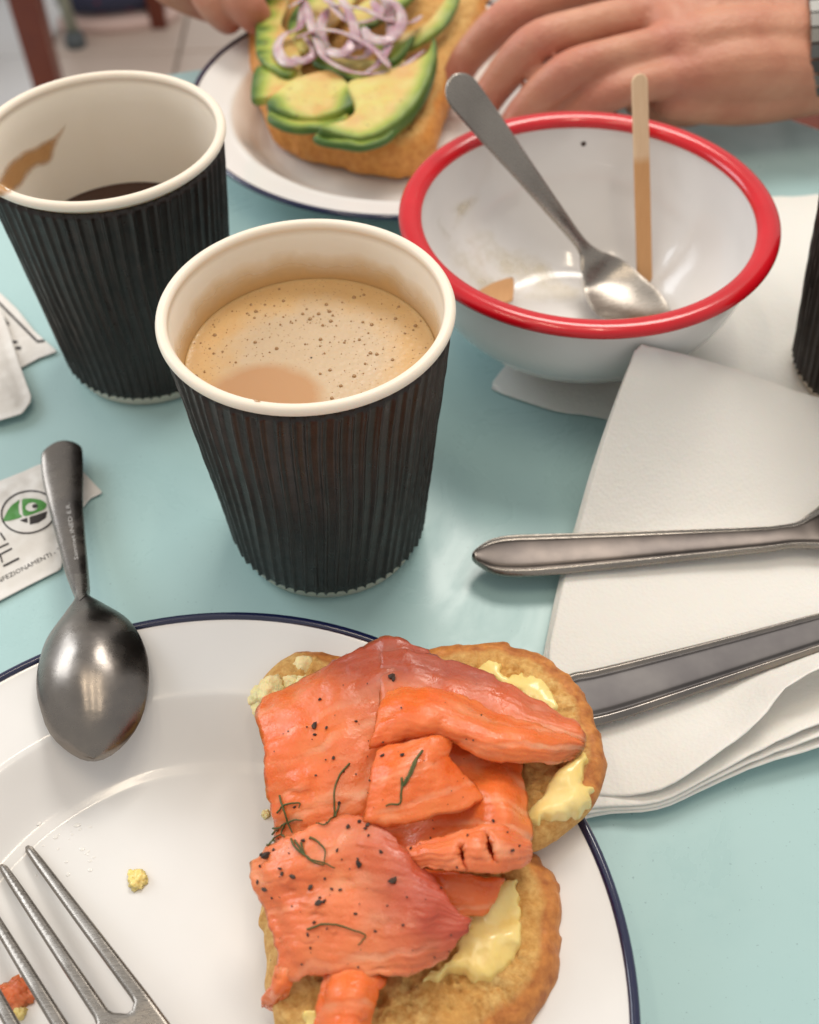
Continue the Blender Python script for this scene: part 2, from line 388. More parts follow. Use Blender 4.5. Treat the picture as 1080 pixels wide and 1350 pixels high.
# bread
def bread_mat(name, crumb_a, crumb_b, crust_a, crust_b):
    t = NT(name); cr = t.attr('crust'); n1 = t.noise(350, 5); n2 = t.noise(90, 4)
    crumb = t.mix(t.ramp(n2, .35, .65), crumb_a, crumb_b)
    crumb = t.mix(t.ramp(t.vor(420), .0, .28, .5, 0), crumb, tuple(c*k for c, k in zip(crumb_a, (.72, .60, .5))))
    crumb = t.mix(t.ramp(t.noise(55, 4), .50, 
        .72, 0, .45), t.mix(t.ramp(t.noise(520, 4, None, .7), .36, .64), tuple(c*k for c, k in zip(crumb_a, (.80, .70, .6))), crumb), tuple(.5*a+.5*b for a, b in zip(crust_a, crust_b)))
    crust = t.mix(t.ramp(n1, .32, .7), crust_a, crust_b)
    f = t.ramp(t.math('ADD', cr, t.math('MULTIPLY', t.math('SUBTRACT', n2, .5), .9)), .35, .65)
    t.col(t.mix(f, crumb, crust)); t.set(rough=t.ramp(cr, 0, 1, .75, .5), sss=.15, sscale=.003); t.srad((1, .5, .2))
    por = t.math('MULTIPLY', t.math('ADD', t.math('MULTIPLY', n1, 1.0), t.math('MULTIPLY', t.noise(1100, 5, None, .75), 1.3)), t.ramp(f, 0, 1, 1, .22))
    t.bump(t.math('ADD', por, t.math('MULTIPLY', t.ramp(t.vor(130, None, 'DISTANCE_TO_EDGE'), 0, .05), t.math('MULTIPLY', f, .10))), .00042); return t.m
M_BREAD = bread_mat('toasted_roll', (.78, .44, .125), (.88, .61, .24), (.38, .115, .022), (.66, .265, .06))
M_BREAD2 = bread_mat('toasted_bread_far', (.70, .40, .12), (.78, .50, .18), (.56, .20, .035), (.74, .34, .075))
t = NT('pale_crumb'); t.col(t.mix(t.noise(250, 4), (.96, .70, .32), (.97, .82, .48))); t.set(rough=.8, sss=.3, sscale=.003); t.bump(t.noise(500, 4), .001); M_CRUMB = t.m
t = NT('soft_butter'); t.col(t.mix(t.ramp(t.noise(110, 4), .3, .7), (.88, .64, .20), (.93, .74, .32))); t.set(rough=.2, sss=.35, sscale=.003); t.srad((1, .75, .3)); t.bump(t.noise(110, 2), .0003); M_BUTTER = t.m
# salmon
def salmon(name, a, b, dark):
    t = NT(name); su, sv = t.attr('su'), t.attr('sv'); dk = t.attr('dark')
    cb = t.n('ShaderNodeCombineXYZ'); t.L(t.math('MULTIPLY', su, .28), cb.inputs[0]); t.L(sv, cb.inputs[1])
    n = t.noise(150, 3, cb.outputs[0]); big = t.noise(45, 3)
    base = t.mix(t.ramp(big, .35, .65), a, b)
    fat = t.ramp(n, .55, .72)                                        # pale seams between the flakes of the flesh
    c = t.mix(t.math('MULTIPLY', fat, .6), base, (.88, .40, .22))
    ph = t.math('ADD', t.math('MULTIPLY', sv, 760.), t.math('ADD', t.math('MULTIPLY', su, 120.), t.math('MULTIPLY', t.noise(38, 3), 13.)))
    line = t.math('MULTIPLY', t.ramp(t.math('SINE', ph), .45, 1.), t.ramp(t.noise(55, 2), .40, .60))
    c = t.mix(t.math('MULTIPLY', line, .34), c, (.94, .54, .35))
    c = t.mix(t.math('MULTIPLY', t.ramp(n, .42, .30), .35), c, (.66, .10, .03))
    c = t.mix(t.ramp(t.math('ADD', dk, t.math('MULTIPLY', t.math('SUBTRACT', big, .5), .7)), .25, .85), c, dark)
    t.col(c); t.set(rough=t.ramp(t.noise(190, 4), .32, .68, .15, .52), sss=.4, sscale=.004, coat=0., spec=.5); t.srad((1, .26, .10))
    t.bump(t.math('ADD', t.math('MULTIPLY', n, 1.2), t.math('ADD', t.noise(130, 3), t.math('ADD', t.math('MULTIPLY', t.noise(1000, 4), .5), t.math('MULTIPLY', line, -.5)))), .00026); return t.m
M_SAL = salmon('smoked_salmon', (.77, .142, .028), (.83, .21, .055), (.40, .088, .048))
M_SAL2 = salmon('smoked_salmon_pale', (.73, .162, .052), (.79, .23, .085), (.47, .082, .042))
M_DILL = simple('dill_green', (.055, .075, .012), .5, c2=(.10, .10, .02), vs=300).m
M_PEPPER = simple('cracked_pepper', (.018, .011, .008), .6, c2=(.06, .03, .015), vs=500).m
# avocado, onion
t = NT('avocado_flesh'); e = t.attr('skin'); s1 = t.mix(t.ramp(t.noise(50, 4), .38, .62), (.62, .55, .17), (.62, .37, .12)); e = t.math('ADD', e, t.math('MULTIPLY', t.math('SUBTRACT', t.noise(120, 3), .5), .3)); s1 = t.mix(t.ramp(e, .12, .5), s1, (.33, .40, .06)); s1 = t.mix(t.ramp(e, .45, .85), s1, (.055, .125, .014)); s1 = t.mix(t.ramp(t.noise(420, 3), .68, .72), s1, (.12, .07, .02))
t.col(s1); t.set(rough=.48, sss=.2, sscale=.003); t.bump(t.noise(120, 3), .0005); M_AVO = t.m
M_ONION = simple('red_onion', (.62, .53, .52), .3, c2=(.38, .21, .27), vs=110, sss=.5, sscale=.003, coat=.3).m
# skin, watch, far things
t = NT('skin'); t.col(t.mix(t.math('MULTIPLY', t.attr('flush'), t.ramp(t.noise(130, 3), .2, .7, .4, 1.)), t.mix(t.ramp(t.noise(60, 5), .3, .7), (.58, .285, .18), (.48, .19, .115)), (.44, .12, .085))); t.set(rough=.5, sss=.25, sscale=.006); t.srad((1, .35, .2)); t.bump(t.math('ADD', t.math('MULTIPLY', t.vor(700), .3), t.noise(110, 5)), .0006); M_SKIN = t.m
M_WATCH = simple('watch_steel', (.14, .14, .135), .42, 1.).m
t = NT('beige_floor_tile'); t.col(t.mix(t.noise(6, 5), (.56, .455, .39), (.64, .53, .46))); t.set(rough=.35); M_FLOOR = t.m
t = NT('pale_floor_tile'); t.col(t.mix(t.noise(6, 5), (.74, .74, .74), (.80, .80, .80))); t.set(rough=.35); M_FLOOR2 = t.m
M_GROUT = simple('grout', (.30, .25, .21), .9).m
M_PIPE = simple('grey_green_tube', (.42, .45, .36), .35, .3).m
M_RUBBER = simple('grey_rubber', (.10, .12, .13), .6).m
t = NT('patterned_fabric'); t.col(t.mix(t.ramp(t.vor(45), .2, .3), (.25, .03, .06), (.035, .04, .08))); t.set(rough=.8); M_SHOE = t.m
M_SOLE = simple('pale_pink_sole', (.70, .52, .47), .6).m
T0 = .0006      # least gap between things that lie on each other

# ---------------------------------------------------------------- setting: floor
FZ = -.74
fl = mk('floor', [(-3, -2, FZ-.01), (3, -2, FZ-.01), (3, 5, FZ-.01), (-3, 5, FZ-.01)], [(0, 1, 2, 3)], M_GROUT, smooth=False); tag(fl, kind='structure')
def tile_mesh(cx, cy, s, mt):
    g, h, b = .003, .010, .0025
    v = []
    for z, i in ((0, g), (h-b, g), (h, g+b)):
        k = s/2-i; v += [(cx-k, cy-k, FZ-.01+z+.0005), (cx+k, cy-k, FZ-.01+z+.0005), (cx+k, cy+k, FZ-.01+z+.0005), (cx-k, cy+k, FZ-.01+z+.0005)]
    f = [(8, 9, 10, 11)]
    for r in (0, 4):
        for j in range(4): f.append((r+j, r+(j+1) % 4, r+4+(j+1) % 4, r+4+j))
    return mk('floor_tile', v, f, mt, fl, smooth=False)
ts = .24; proto = {}
for i in range(-6, 8):
    for j in range(-4, 6):
        x = -.40-ts/2+i*ts; y = 2.02+ts/2+j*ts
        mt = M_FLOOR2 if x < -.64 else M_FLOOR
        if mt not in proto: proto[mt] = (tile_mesh(x, y, ts, mt), x, y)
        else:
            p, x0, y0 = proto[mt]; c = p.copy(); COL.objects.link(c); c.parent = fl; c.location = (x-x0, y-y0, 0)

# ---------------------------------------------------------------- table
TC, TR = (-.021, .228), .327
tb = thing('table', 'round teal laminate bistro table carrying the whole breakfast', 'table', (TC[0], TC[1], FZ))
v, f = lathe([(0.00001, 0), (TR-.004, 0), (TR-.0012, -.0012), (TR, -.004), (TR, -.020), (TR-.003, -.024), (.00001, -.024)], 160, (*TC, 0)); mk('table_top', v, f[::-1] and [q[::-1] for q in f], M_TABLE, tb)
v, f = lathe([(.028, -.0245), (.028, FZ+.03)], 32, (*TC, 0)); mk('pedestal', v, f, M_RUBBER, tb)
v, f = lathe([(.001, FZ+.045), (.03, FZ+.044), (.2, FZ+.02), (.215, FZ+.0015), (.001, FZ+.0015)], 64, (*TC, 0)); mk('foot', v, f, M_RUBBER, tb)

# ---------------------------------------------------------------- plates
def plate(c, R, label, r1=None, r2=None):
    p = thing('enamel_plate', label, 'plate', (c[0], c[1], 0), 'white enamel plates with a blue rim')
    r1 = r1 or R*.82; r2 = r2 or R*.70
    prof = [(0.00001, .0040), (r2*.5, .0040), (r2-.008, .0041), (r2-.003, .0046), (r2+.001, .0062), (r2+(r1-r2)*.5, .0105), (r1-.0015, .0149), (r1+.0005, .0161), (r1+.004, .0168), (R-.004, .0192), (R-.0008, .0200)]
    prof = crv(prof, 4); th = .0013
    und = prof[::-1].copy(); und[:, 1] -= th
    und = und[und[:, 0] > r2]
    foot = [(r2-.001, .0024), (r2-.003, T0), (r2-.008, T0), (r2-.009, .0025), (.00001, .0027)]
    v, f = lathe(np.concatenate([prof, und, foot]), 160, (c[0], c[1], 0)); b = mk('plate_body', v, [q[::-1] for q in f], M_ENAMEL, p)
    a = np.linspace(0, 2*np.pi, 14, endpoint=False)
    v, f = lathe(np.c_[R-.0002+.0013*np.cos(a), .0196+.0012*np.sin(a)], 160, (c[0], c[1], 0), close=True); mk('rim', v, f, M_NAVY, p)
    return b
NPc, NPR = np.array([-.0547, .0898]), .1022
r1 = np.hypot(*(U(300, 914, .016)[:2]-NPc)); r2 = np.hypot(*(U(300, 996, .0055)[:2]-NPc))
near_plate = plate(NPc, NPR, 'large white enamel plate with blue rim under the salmon toast', r1, r2)
FPc = np.array([.002, .4781])
far_plate = plate(FPc, .0950, 'white enamel plate with blue rim under the avocado toast')

# ---------------------------------------------------------------- cups
CUPH, CUPR, BASR = .092, .040, .0288
def cup(c, label, twist=0., level=.06, seed=0):
    p = thing('coffee_cup', label, 'cup', (c[0], c[1], 0), 'black ripple paper coffee cups')
    a = np.linspace(-.2, 1.25, 14)*np.pi
    rw = lambda z: BASR-.0006+(CUPR-.0024-BASR)*(z/CUPH)+.0006
    curl = [(CUPR-.0016+.0016*math.cos(q), CUPH-.0016+.0016*math.sin(q)) for q in a]
    inner = [(rw(z)-.0006, z) for z in np.linspace(CUPH-.004, .010, 12)]
    prof = [(.00001, .006), (BASR-.004, .006), (BASR-.0022, .003), (BASR-.0018, T0), (BASR, T0), (BASR+.0001, .006)]+[(rw(z), z) for z in np.linspace(.012, CUPH-.004, 6)]+curl+inner+[(rw(.009)-.0025, .0085), (.00001, .0085)]
    v, f = lathe(prof, 128, (c[0], c[1], 0)); body = mk('cup_body', v, f, M_PAPER, p)
    nr = 60; K = nr*10; zz = np.linspace(.0048, CUPH-.0046, 34); 
    def rf(r, z, t):
        tw = twist*(1-z/CUPH)+.012*np.sin(z*90+seed); ph = (t*nr/(2*np.pi)+tw*nr/(2*np.pi)+.10*np.sin(t*5+seed)+.06*np.sin(t*17+seed*2)) % 1
        rid = np.exp(-((ph-.5)/.14)**2)
        am = .00105*(1+.25*np.sin(t*23+seed)*np.sin(z*70+t*3))
        return r+am*rid
    ro = lambda z: rw(z)+.0008
    outer = [(ro(z), z) for z in zz]
    v1, f1 = lathe(outer, K, (c[0], c[1], 0), rf)
    inn = [(rw(CUPH-.006)+.0002, CUPH-.0052), (rw(.01)+.0002, .006), ]
    # close the card: top lip and bottom lip run back to the paper wall
    v2 = np.array(v1).reshape(len(zz), K, 3); t = np.linspace(0, 2*np.pi, K, endpoint=False)
    lip = lambda z, r: np.stack([c[0]+r*np.cos(t), c[1]+r*np.sin(t), np.full(K, z)], -1)
    allv = np.concatenate([lip(zz[0], rw(zz[0])+.0002)[None], v2, lip(zz[-1], rw(zz[-1])+.0002)[None]]); k = len(allv); F = []
    for i in range(k-1):
        for j in range(K):
            j2 = (j+1) % K; F.append((i*K+j, i*K+j2, (i+1)*K+j2, (i+1)*K+j))
    mk('sleeve', allv.reshape(-1, 3), F, M_SLEEVE, p)
    return p, body, rw
def liquid(c, rw, z, mat, label, name='coffee', cat='coffee', n=72):
    r = rw(z)-.0007
    v, f = lathe([(.0003, z-.0001), (r*.5, z-.0001), (r-.002, z-.00005), (r-.0006, z+.0001), (r-.00015, z+.0003), (r-.0001, z+.0001), (r-.0012, z-.004), (.0003, z-.004)], n, (c[0], c[1], 0))
    return tag(mk(name, v, [q[::-1] for q in f], mat), label, cat)
def level_for(c, rw, px_y):
    best = None
    for z in np.linspace(.012, .088, 300):
        y = PX((c[0], c[1]+rw(z), z))[1]
        if best is None or abs(y-px_y) < best[0]: best = (abs(y-px_y), z)
    return best[1]
MC, LC = (-.0261, .2405), (-.095, .3293)
midcup, mid_body, rw = cup(MC, 'black ripple paper cup full of foamy milk coffee, standing mid-table', .16, seed=1.)
lcup, left_body, _ = cup(LC, 'almost empty black ripple paper cup with coffee dregs and a brown streak inside', .02, seed=2.7)
RC = U(1048, 470, .008)[:2]+np.array([.0312, -.002])
rcup, right_body, _ = cup(RC, 'black ripple paper cup standing on the napkin right of the red-rimmed bowl', .03, seed=4.4)
zl = level_for(MC, rw, 366)
latte = liquid(MC, rw, zl, M_LATTE, 'foamy tan milk coffee with bubbles filling the middle cup')
bv = []; rl = rw(zl)-.0015
pr = random.Random(3)
n_b = 0
while n_b < 330:
    a = pr.uniform(0, 2*math.pi); q = rl*math.sqrt(pr.random()); x, y = q*math.cos(a), q*math.sin(a)
    if ((x+.0125)*58)**2+((y+.0165)*70)**2 < 1.15: continue
    if y < -.012 and pr.random() < .5: continue
    s = .00012+.00055*pr.random()**5
    k = 8; ring = [(MC[0]+x+s*math.cos(6.283*i/k), MC[1]+y+s*math.sin(6.283*i/k), zl-.00012) for i in range(k)]
    r2_ = [(MC[0]+x+s*.7*math.cos(6.283*i/k), MC[1]+y+s*.7*math.sin(6.283*i/k), zl+s*.45) for i in range(k)]
    bv.append((ring+r2_+[(MC[0]+x, MC[1]+y, zl+s*.6)], [(i, (i+1) % k, k+(i+1) % k, k+i) for i in range(k)]+[(k+i, k+(i+1) % k, 2*k) for i in range(k)])); n_b += 1
v, f = join(*bv); tag(mk('bubbles', v, f, M_BUBBLE, latte), kind='stuff')
hh = np.linspace(zl-.001, zl+.0105, 12)
v, f = lathe([(rw(z)-.00075, z) for z in hh], 96, (MC[0], MC[1], 0))
film = mk('coffee_film', v, [q[::-1] for q in f], M_FILM, midcup, {'edge': np.repeat(np.clip(1-(hh-zl)/.0105, 0, 1), 96)})
zd = level_for(LC, rw, 239)
liquid(LC, rw, zd, M_BLACKCOFFEE, 'dark coffee dregs at the bottom of the left cup')
liquid(RC, rw, .03, M_BLACKCOFFEE, 'black coffee low inside the cup at the right edge')
def patch(name, pxpoly, bvh, mat, parent, lift=.00015, step=3., soft=8., smooth=True, pad=0):
    """thin print or stain that follows the surface below it"""
    P = crv(np.array(pxpoly, float), 5, True) if smooth else np.array(pxpoly, float)
    X, isb, F, B = tri(P, step)
    d = bdist(X, B); d[isb] = 0
    vs, ok = [], []
    for p in X:
        l, n = hit(bvh, *p); ok.append(l is not None); vs.append(l+n*lift if l is not None else np.zeros(3))
    idx = np.cumsum(ok)-1; F = [tuple(idx[i] for i in q) for q in F if all(ok[i] for i in q)]
    vs = np.array([q for q, o in zip(vs, ok) if o]); at = {'edge': np.clip(d/soft, 0, 1)[np.array(ok)]}
    return mk(name, vs, F, mat, parent, at)
bl = world_bvh(left_body)
patch('coffee_stain', [(-14, 262), (-4, 232), (14, 206), (42, 190), (68, 176), (88, 160), (86, 176), (76, 196), (70, 216), (58, 222), (46, 226), (30, 248), (6, 262)], bl, M_STAIN, lcup, soft=16)
bm_ = world_bvh(mid_body)
patch('coffee_drip', [(334, 523), (344, 521), (350, 526), (344, 531), (335, 530)], bm_, M_STAIN, midcup, step=1.5, soft=3)

# ---------------------------------------------------------------- bowl
BC, BR, BZ = np.array([.0641, .3337]), .0650, .055
bw = thing('enamel_bowl', 'white enamel bowl with a thick red rim holding spoon and stirrer', 'bowl', (BC[0], BC[1], 0))
rb = .0300
inn = [(.00001, .0042), (.018, .0042), (.027, .0046), (.0340, .0072), (.0415, .0128), (.0508, .0230), (.0558, .0330), (.0578, .0425), (.0584, .0500), (.0583, .0535)]
inn = crv(inn, 5); out = inn[::-1].copy(); out[:, 0] += .0010; out[:, 1] -= .0010; out = out[out[:, 0] > rb+.0005]
foot = [(rb, .0030), (rb-.0006, .0012), (rb-.002, T0), (rb-.005, T0), (rb-.006, .0022), (.00001, .0026)]
BL = .0015                                                             # stands on its napkin
v, f = lathe(np.concatenate([inn, out, foot])+np.array([0, BL]), 160, (BC[0], BC[1], 0)); bowl_body = mk('bowl_body', v, [q[::-1] for q in f], M_ENAMEL, bw)
a = np.linspace(0, 2*np.pi, 28, endpoint=False)
v, f = lathe(np.c_[BR-.0039+.0040*np.cos(a), BZ-.0016+.0025*np.sin(a)+.0002*np.cos(a)], 160, (BC[0], BC[1], BL*0), close=True); bowl_rim = mk('rim', v, f, M_RED, bw)
bb = world_bvh(bowl_body)
patch('milk_residue', [(585, 330), (640, 300), (720, 335), (800, 370), (760, 398), (690, 402), (620, 380)], bb, M_RESIDUE, bw, step=5, soft=20)
patch('milk_residue', [(575, 290), (610, 262), (640, 255), (615, 285), (592, 320)], bb, M_RESIDUE, bw, step=4, soft=10)
patch('crumb_speck', [(766, 188), (771, 186), (773, 190), (768, 193)], bb, M_BLACKCOFFEE, bw, step=1.5, soft=3)

# ---------------------------------------------------------------- napkins
def sheet(outl, zf, name, parent, th=.0007, step=.004, mat=None, seed=0, wr=.0004):
    def zz(X): return zf(X)+fbm(X, 45, 3, seed)*wr
    v, f, d, s = slab(outl, zz, th/2, th*.8, step, seed=seed)
    return mk(name, v, f, mat or M_TISSUE, parent)
n2 = thing('paper_napkin', 'flat white paper napkin under the red-rimmed bowl and right cup', 'napkin', (*BC, 0), 'white paper napkins on the table')
O = [(648, 512, 1), (652, 500, 1), (700, 440, .8), (790, 330, .8), (900, 245, .8), (1000, 258, .8), (1045, 259, .8), (1150, 268, .8), (1250, 420, .8), (1150, 640, .8), (960, 600, .8), (800, 552, 1), (740, 543, 1), (700, 531, 1)]
sheet(px_outline([(a, b, c/1000) for a, b, c in O], 0, 5), lambda X: np.full(len(X), .0007), 'lower_ply', n2, .0004, .005, seed=3, wr=.00012)
O2 = [(a+(6 if a < 720 else 0), b-(4 if a < 720 else 0), .0013) for a, b, c in O]
# napkin in front: folded plies, curling up at the lower right
n1 = thing('paper_napkin', 'folded white paper napkin with curling lower edge under the two cutlery handles', 'napkin', (*U(900, 800, 0)[:2], 0), 'white paper napkins on the table')
low = np.array([(748, 1085), (800, 1074), (850, 1071), (885, 1062), (930, 1040), (1000, 1010), (1080, 985), (1180, 950)], float)
hi_ = np.array([(748, 1050), (800, 1056), (850, 1052), (885, 1040), (930, 1010), (1000, 955), (1045, 905), (1180, 840)], float)
NP = 4
CORN = U(838, 458, .045)[:2]
TE = U(1080, 531, .008)[:2]-CORN; TEL = np.hypot(*TE); TE /= TEL; TN = np.array([TE[1], -TE[0]])
def rise(X):
    q = (X-CORN)@TE; p = (X-CORN)@TN
    return .003+.042*np.clip(1-q/(TEL*1.25), 0, 1)**1.3*np.clip(1-np.maximum(p, 0)/.043, 0, 1)**1.3
for k in range(NP):
    e = (0, .13, .30, 1.)[k]
    edge = low*(1-e)+hi_*e
    zl_ = np.interp(edge[:, 0], [740, 800, 1080, 1180], [.003, .003, .007+.011*e, .008+.013*e])
    lower = crv(np.c_[edge, zl_], 6)
    LW = U(lower[:, 0], lower[:, 1], lower[:, 2])
    lx = 2.2*(NP-1-k)
    up_ = np.concatenate([[(1230, 800), (1250, 700), (1250, 590)], crv(np.array([(1080, 531), (1020, 513), (960, 495), (900, 477), (838, 458)], float), 6), crv(np.array([(838-lx*.2, 460), (820-lx*.5, 512), (801-lx*.8, 570), (783-lx, 630), (766-lx, 690), (742-lx, 772), (722-lx, 862+lx)], float), 6), [(728, 960)]])
    z_ = np.full(len(up_), .003)
    for _ in range(60): z_ = z_*.6+.4*rise(U(up_[:, 0], up_[:, 1], z_)[:, :2])
    W = np.concatenate([LW, U(up_[:, 0], up_[:, 1], z_)])
    def nz_(X, LW=LW, k=k):
        D = np.hypot(X[:, None, 0]-LW[None, :, 0], X[:, None, 1]-LW[None, :, 1]); j = D.argmin(1); d = D[np.arange(len(X)), j]
        wav = .0009*np.sin(X[:, 0]*90+X[:, 1]*40)*np.clip((rise(X)-.003)/.01, 0, 1)
        return rise(X)+(LW[j, 2]-.003)*np.clip(1-d/.017, 0, 1)**2+k*.0009+wav
    sheet(W, nz_, 'ply', n1, .0012, .004, seed=k+1, wr=.0003)
NAPT = .0026+NP*.0009+.0008

# ---------------------------------------------------------------- cutlery on the napkin
def ground(rows): return [(a, b, c, d, e, g) for a, b, c, d, e, g in rows]
z0 = 1000*NAPT+1.2
v, f, pm = cutlery([(622, 735, z0-.6, 4, .5, 2.6), (645, 734, z0-.4, 6.6, .6, 2.7), (672, 733, z0-.2, 8.0, .7, 2.8), (710, 731.5, z0, 8.1, .7, 2.8), (800, 726, z0+.6, 7.1, .7, 2.8), (900, 719, z0+1.5, 5.9, .7, 2.8), (1000, 712, z0+2.6, 4.7, .6, 2.8), (1035, 708, z0+3, 4.4, .5, 2.8), (1060, 705, z0+3.2, 5.2, .4, 2.6), (1085, 700, z0+3.4, 8.0, .2, 2.4), (1120, 695, z0+3.0, 12, -.4, 2.2), (1200, 685, z0+1.5, 13, -1.5, 2.0), (1260, 678, z0+1.2, 11, -1, 2.0)], groove=.6, ridge=.35, tip0=.0085, tip1=.006, gpos=.72, k=41, panel=True)
tag(mk('cutlery_handle', v, f, [M_STEEL, M_SATIN], fmat=pm), 'steel cutlery handle with engraved border pointing left, upper one on the napkin', 'cutlery', 'steel cutlery lying on the napkin')
v, f, pm = cutlery([(735, 928, z0+1.5, 6, .3, 2.6), (760, 923, z0+1.5, 8.6, .3, 2.8), (800, 915, z0+1.4, 8.6, .3, 2.8), (900, 886.5, z0+1.2, 7.6, .3, 2.8), (1000, 857, z0+1.2, 6.6, .3, 2.8), (1080, 833, z0+1.8, 5.9, .3, 2.8), (1180, 803, z0+2.5, 4.6, .3, 2.8), (1260, 780, z0+3, 4.4, .3, 2.8)], groove=.6, ridge=.3, tip0=.007, tip1=.004, gpos=.70, k=41, panel=True)
tag(mk('cutlery_handle', v, f, [M_STEEL2, M_SATIN2], fmat=pm), 'darker steel cutlery handle whose end is hidden under the salmon toast', 'cutlery', 'steel cutlery lying on the napkin')

# ---------------------------------------------------------------- sugar sachets
def sachet(outl, label, h=.0016, z=.0020, seed=0):
    W = px_outline(outl, z, 1, False)
    B = resample(W, .003)
    def hf(X):
        d = bdist(X, B[:, :2]); return .0003+h*np.clip((d-.003)/.012, 0, 1)**.7+fbm(X, 120, 3, seed)*.00035*np.clip(d/.004, 0, 1)
    v, f, d, s = slab(W, lambda X: hf(X)+.0007+0*X[:, 0], lambda X: hf(X), .0004, .0013, seed=seed)
    return tag(mk('sugar_sachet', v, f, M_SACHET), label, 'sugar sachet', 'paper sugar sachets')
s1 = sachet([(-90, 330), (0, 384), (22, 405), (45, 434), (75, 461), (50, 470), (28, 482), (-20, 505), (-130, 470)], 'torn white sugar sachet with a long black line, lying under another sachet', .0006, seed=11)
s2 = sachet([(-90, 396), (-30, 398), (0, 405), (10, 430), (24, 475), (42, 524), (41, 532), (30, 547), (0, 556), (-90, 566)], 'plain white sugar sachet lying on top of the black-lined sachet', .0018, .003, seed=12)
s2.location.z += .0026; OFF[s2] = OFF[s2]+np.array([0, 0, .0026])
s3 = sachet([(-80, 658), (0, 631), (30, 619), (52, 609), (80, 611), (108, 618), (135, 647), (118, 655), (108, 668), (90, 700), (81, 722), (82, 735), (80, 748), (40, 768), (0, 789), (-90, 835)], 'white sugar sachet with green bird head logo, under the inverted teaspoon', .0010, seed=13)
bs1, bs3 = world_bvh(s1), world_bvh(s3)
def zq(pts, s=1080/210., ox=0, oy=580): return [(x/s+ox, y/s+oy) for x, y in pts]
def ellipse(cx, cy, rx, ry, a=0, n=40):
    t = np.linspace(0, 2*np.pi, n, endpoint=False); x, y = rx*np.cos(t), ry*np.sin(t)
    return np.c_[cx+x*math.cos(a)-y*math.sin(a), cy+x*math.sin(a)+y*math.cos(a)]
def ringpatch(name, A, B, bvh, mat, parent, lift):
    vs = []
    for p in list(A)+list(B):
        l, n = hit(bvh, *p); vs.append(l+n*lift if l is not None else None)
    n = len(A); F = []
    for i in range(n):
        q = (i, (i+1) % n, n+(i+1) % n, n+i)
        if all(vs[k] is not None for k in q): F.append(q)
    return mk(name, [x if x is not None else (0, 0, 0) for x in vs], F, mat, parent) if False else _clean(name, vs, F, mat, parent)
def _clean(name, vs, F, mat, parent):
    ok = [x is not None for x in vs]; idx = np.cumsum(ok)-1
    return mk(name, [x for x in vs if x is not None], [tuple(idx[i] for i in q) for q in F], mat, parent)
E1 = np.array(zq(ellipse(195, 490, 192, 148, -.18))); E2 = np.array(zq(ellipse(195, 490, 180, 136, -.18)))
ringpatch('logo_ring', E1, E2, bs3, M_INK, s3, .00012)
def ink(pts, mat, lift, bvh=bs3, par=s3, smooth=False, name='printed_mark', step=1.2):
    return patch(name, pts, bvh, mat, par, lift, step, 1., smooth)
ink(zq([(30, 552), (42, 500), (72, 452), (112, 420), (132, 408), (126, 450), (132, 500), (146, 524)]), M_GREEN, .00012, smooth=True, name='logo_crest')
ink(zq([(156, 402), (220, 398), (280, 408), (316, 436), (302, 468), (250, 494), (166, 517), (152, 475), (150, 435)]), M_GREEN, .00012, smooth=True, name='logo_head')
ink(zq(ellipse(215, 457, 42, 29, -.2, 20)), M_WHITE, .00020, name='logo_eye')
ink(zq(ellipse(238, 452, 20, 15, -.2, 14)), M_INK, .00028, name='logo_pupil')
ink(zq([(134, 546), (186, 527), (190, 562), (168, 560)]), M_INK, .00012, name='logo_beak')
ink(zq([(200, 524), (262, 503), (322, 484), (312, 528), (262, 562), (202, 576)]), M_INK, .00012, smooth=False, name='logo_beak')
def stroke(a, b, wd, s=1080/210., oy=580):
    a, b = np.array(a, float), np.array(b, float); d = (b-a)/np.linalg.norm(b-a); n = np.array([-d[1], d[0]])*wd/2
    return zq([a+n, b+n, b-n, a-n], s, 0, oy)
for a, b, wd in (((2, 630), (36, 682), 13), ((-30, 742), (60, 702), 12), ((-40, 800), (82, 736), 12), ((4, 785), (16, 832), 11), ((22, 857), (130, 803), 14)):
    ink(stroke(a, b, wd), M_INK, .00012, name='printed_stroke')
def text_px(s, o, xd, yd, bvh, mat, parent, lift, name='printed_text'):
    cu = bpy.data.curves.new('txt', 'FONT'); cu.body = s; cu.resolution_u = 2; to = bpy.data.objects.new('txt', cu); COL.objects.link(to)
    dg = bpy.context.evaluated_depsgraph_get(); me = to.evaluated_get(dg).to_mesh()
    V = np.array([v.co[:2] for v in me.vertices]); F = [tuple(p.vertices) for p in me.polygons]
    to.evaluated_get(dg).to_mesh_clear(); bpy.data.objects.remove(to)
    vs = []
    for x, y in V:
        q = np.array(o)+x*np.array(xd)+y*np.array(yd); l, n = hit(bvh, *q); vs.append(None if l is None else l+n*lift)
    F = [q for q in F if all(vs[i] is not None for i in q)]
    return _clean(name, vs, F, mat, parent)
text_px('CONFEZIONAMENTI - Tel.', (-17, 777), (9.2, -4.7), (-3.6, -7.2), bs3, M_INK, s3, .00014)
for a, b, wd in (((-30, 175), (325, 535), 22), ((325, 543), (398, 536), 24), ((28, 330), (78, 396), 24), ((108, 545), (158, 548), 24), ((138, 598), (188, 602), 30)):
    ink(stroke(a, b, wd, 6.75, 370), M_INK, .00012, bs1, s1, name='printed_stroke')

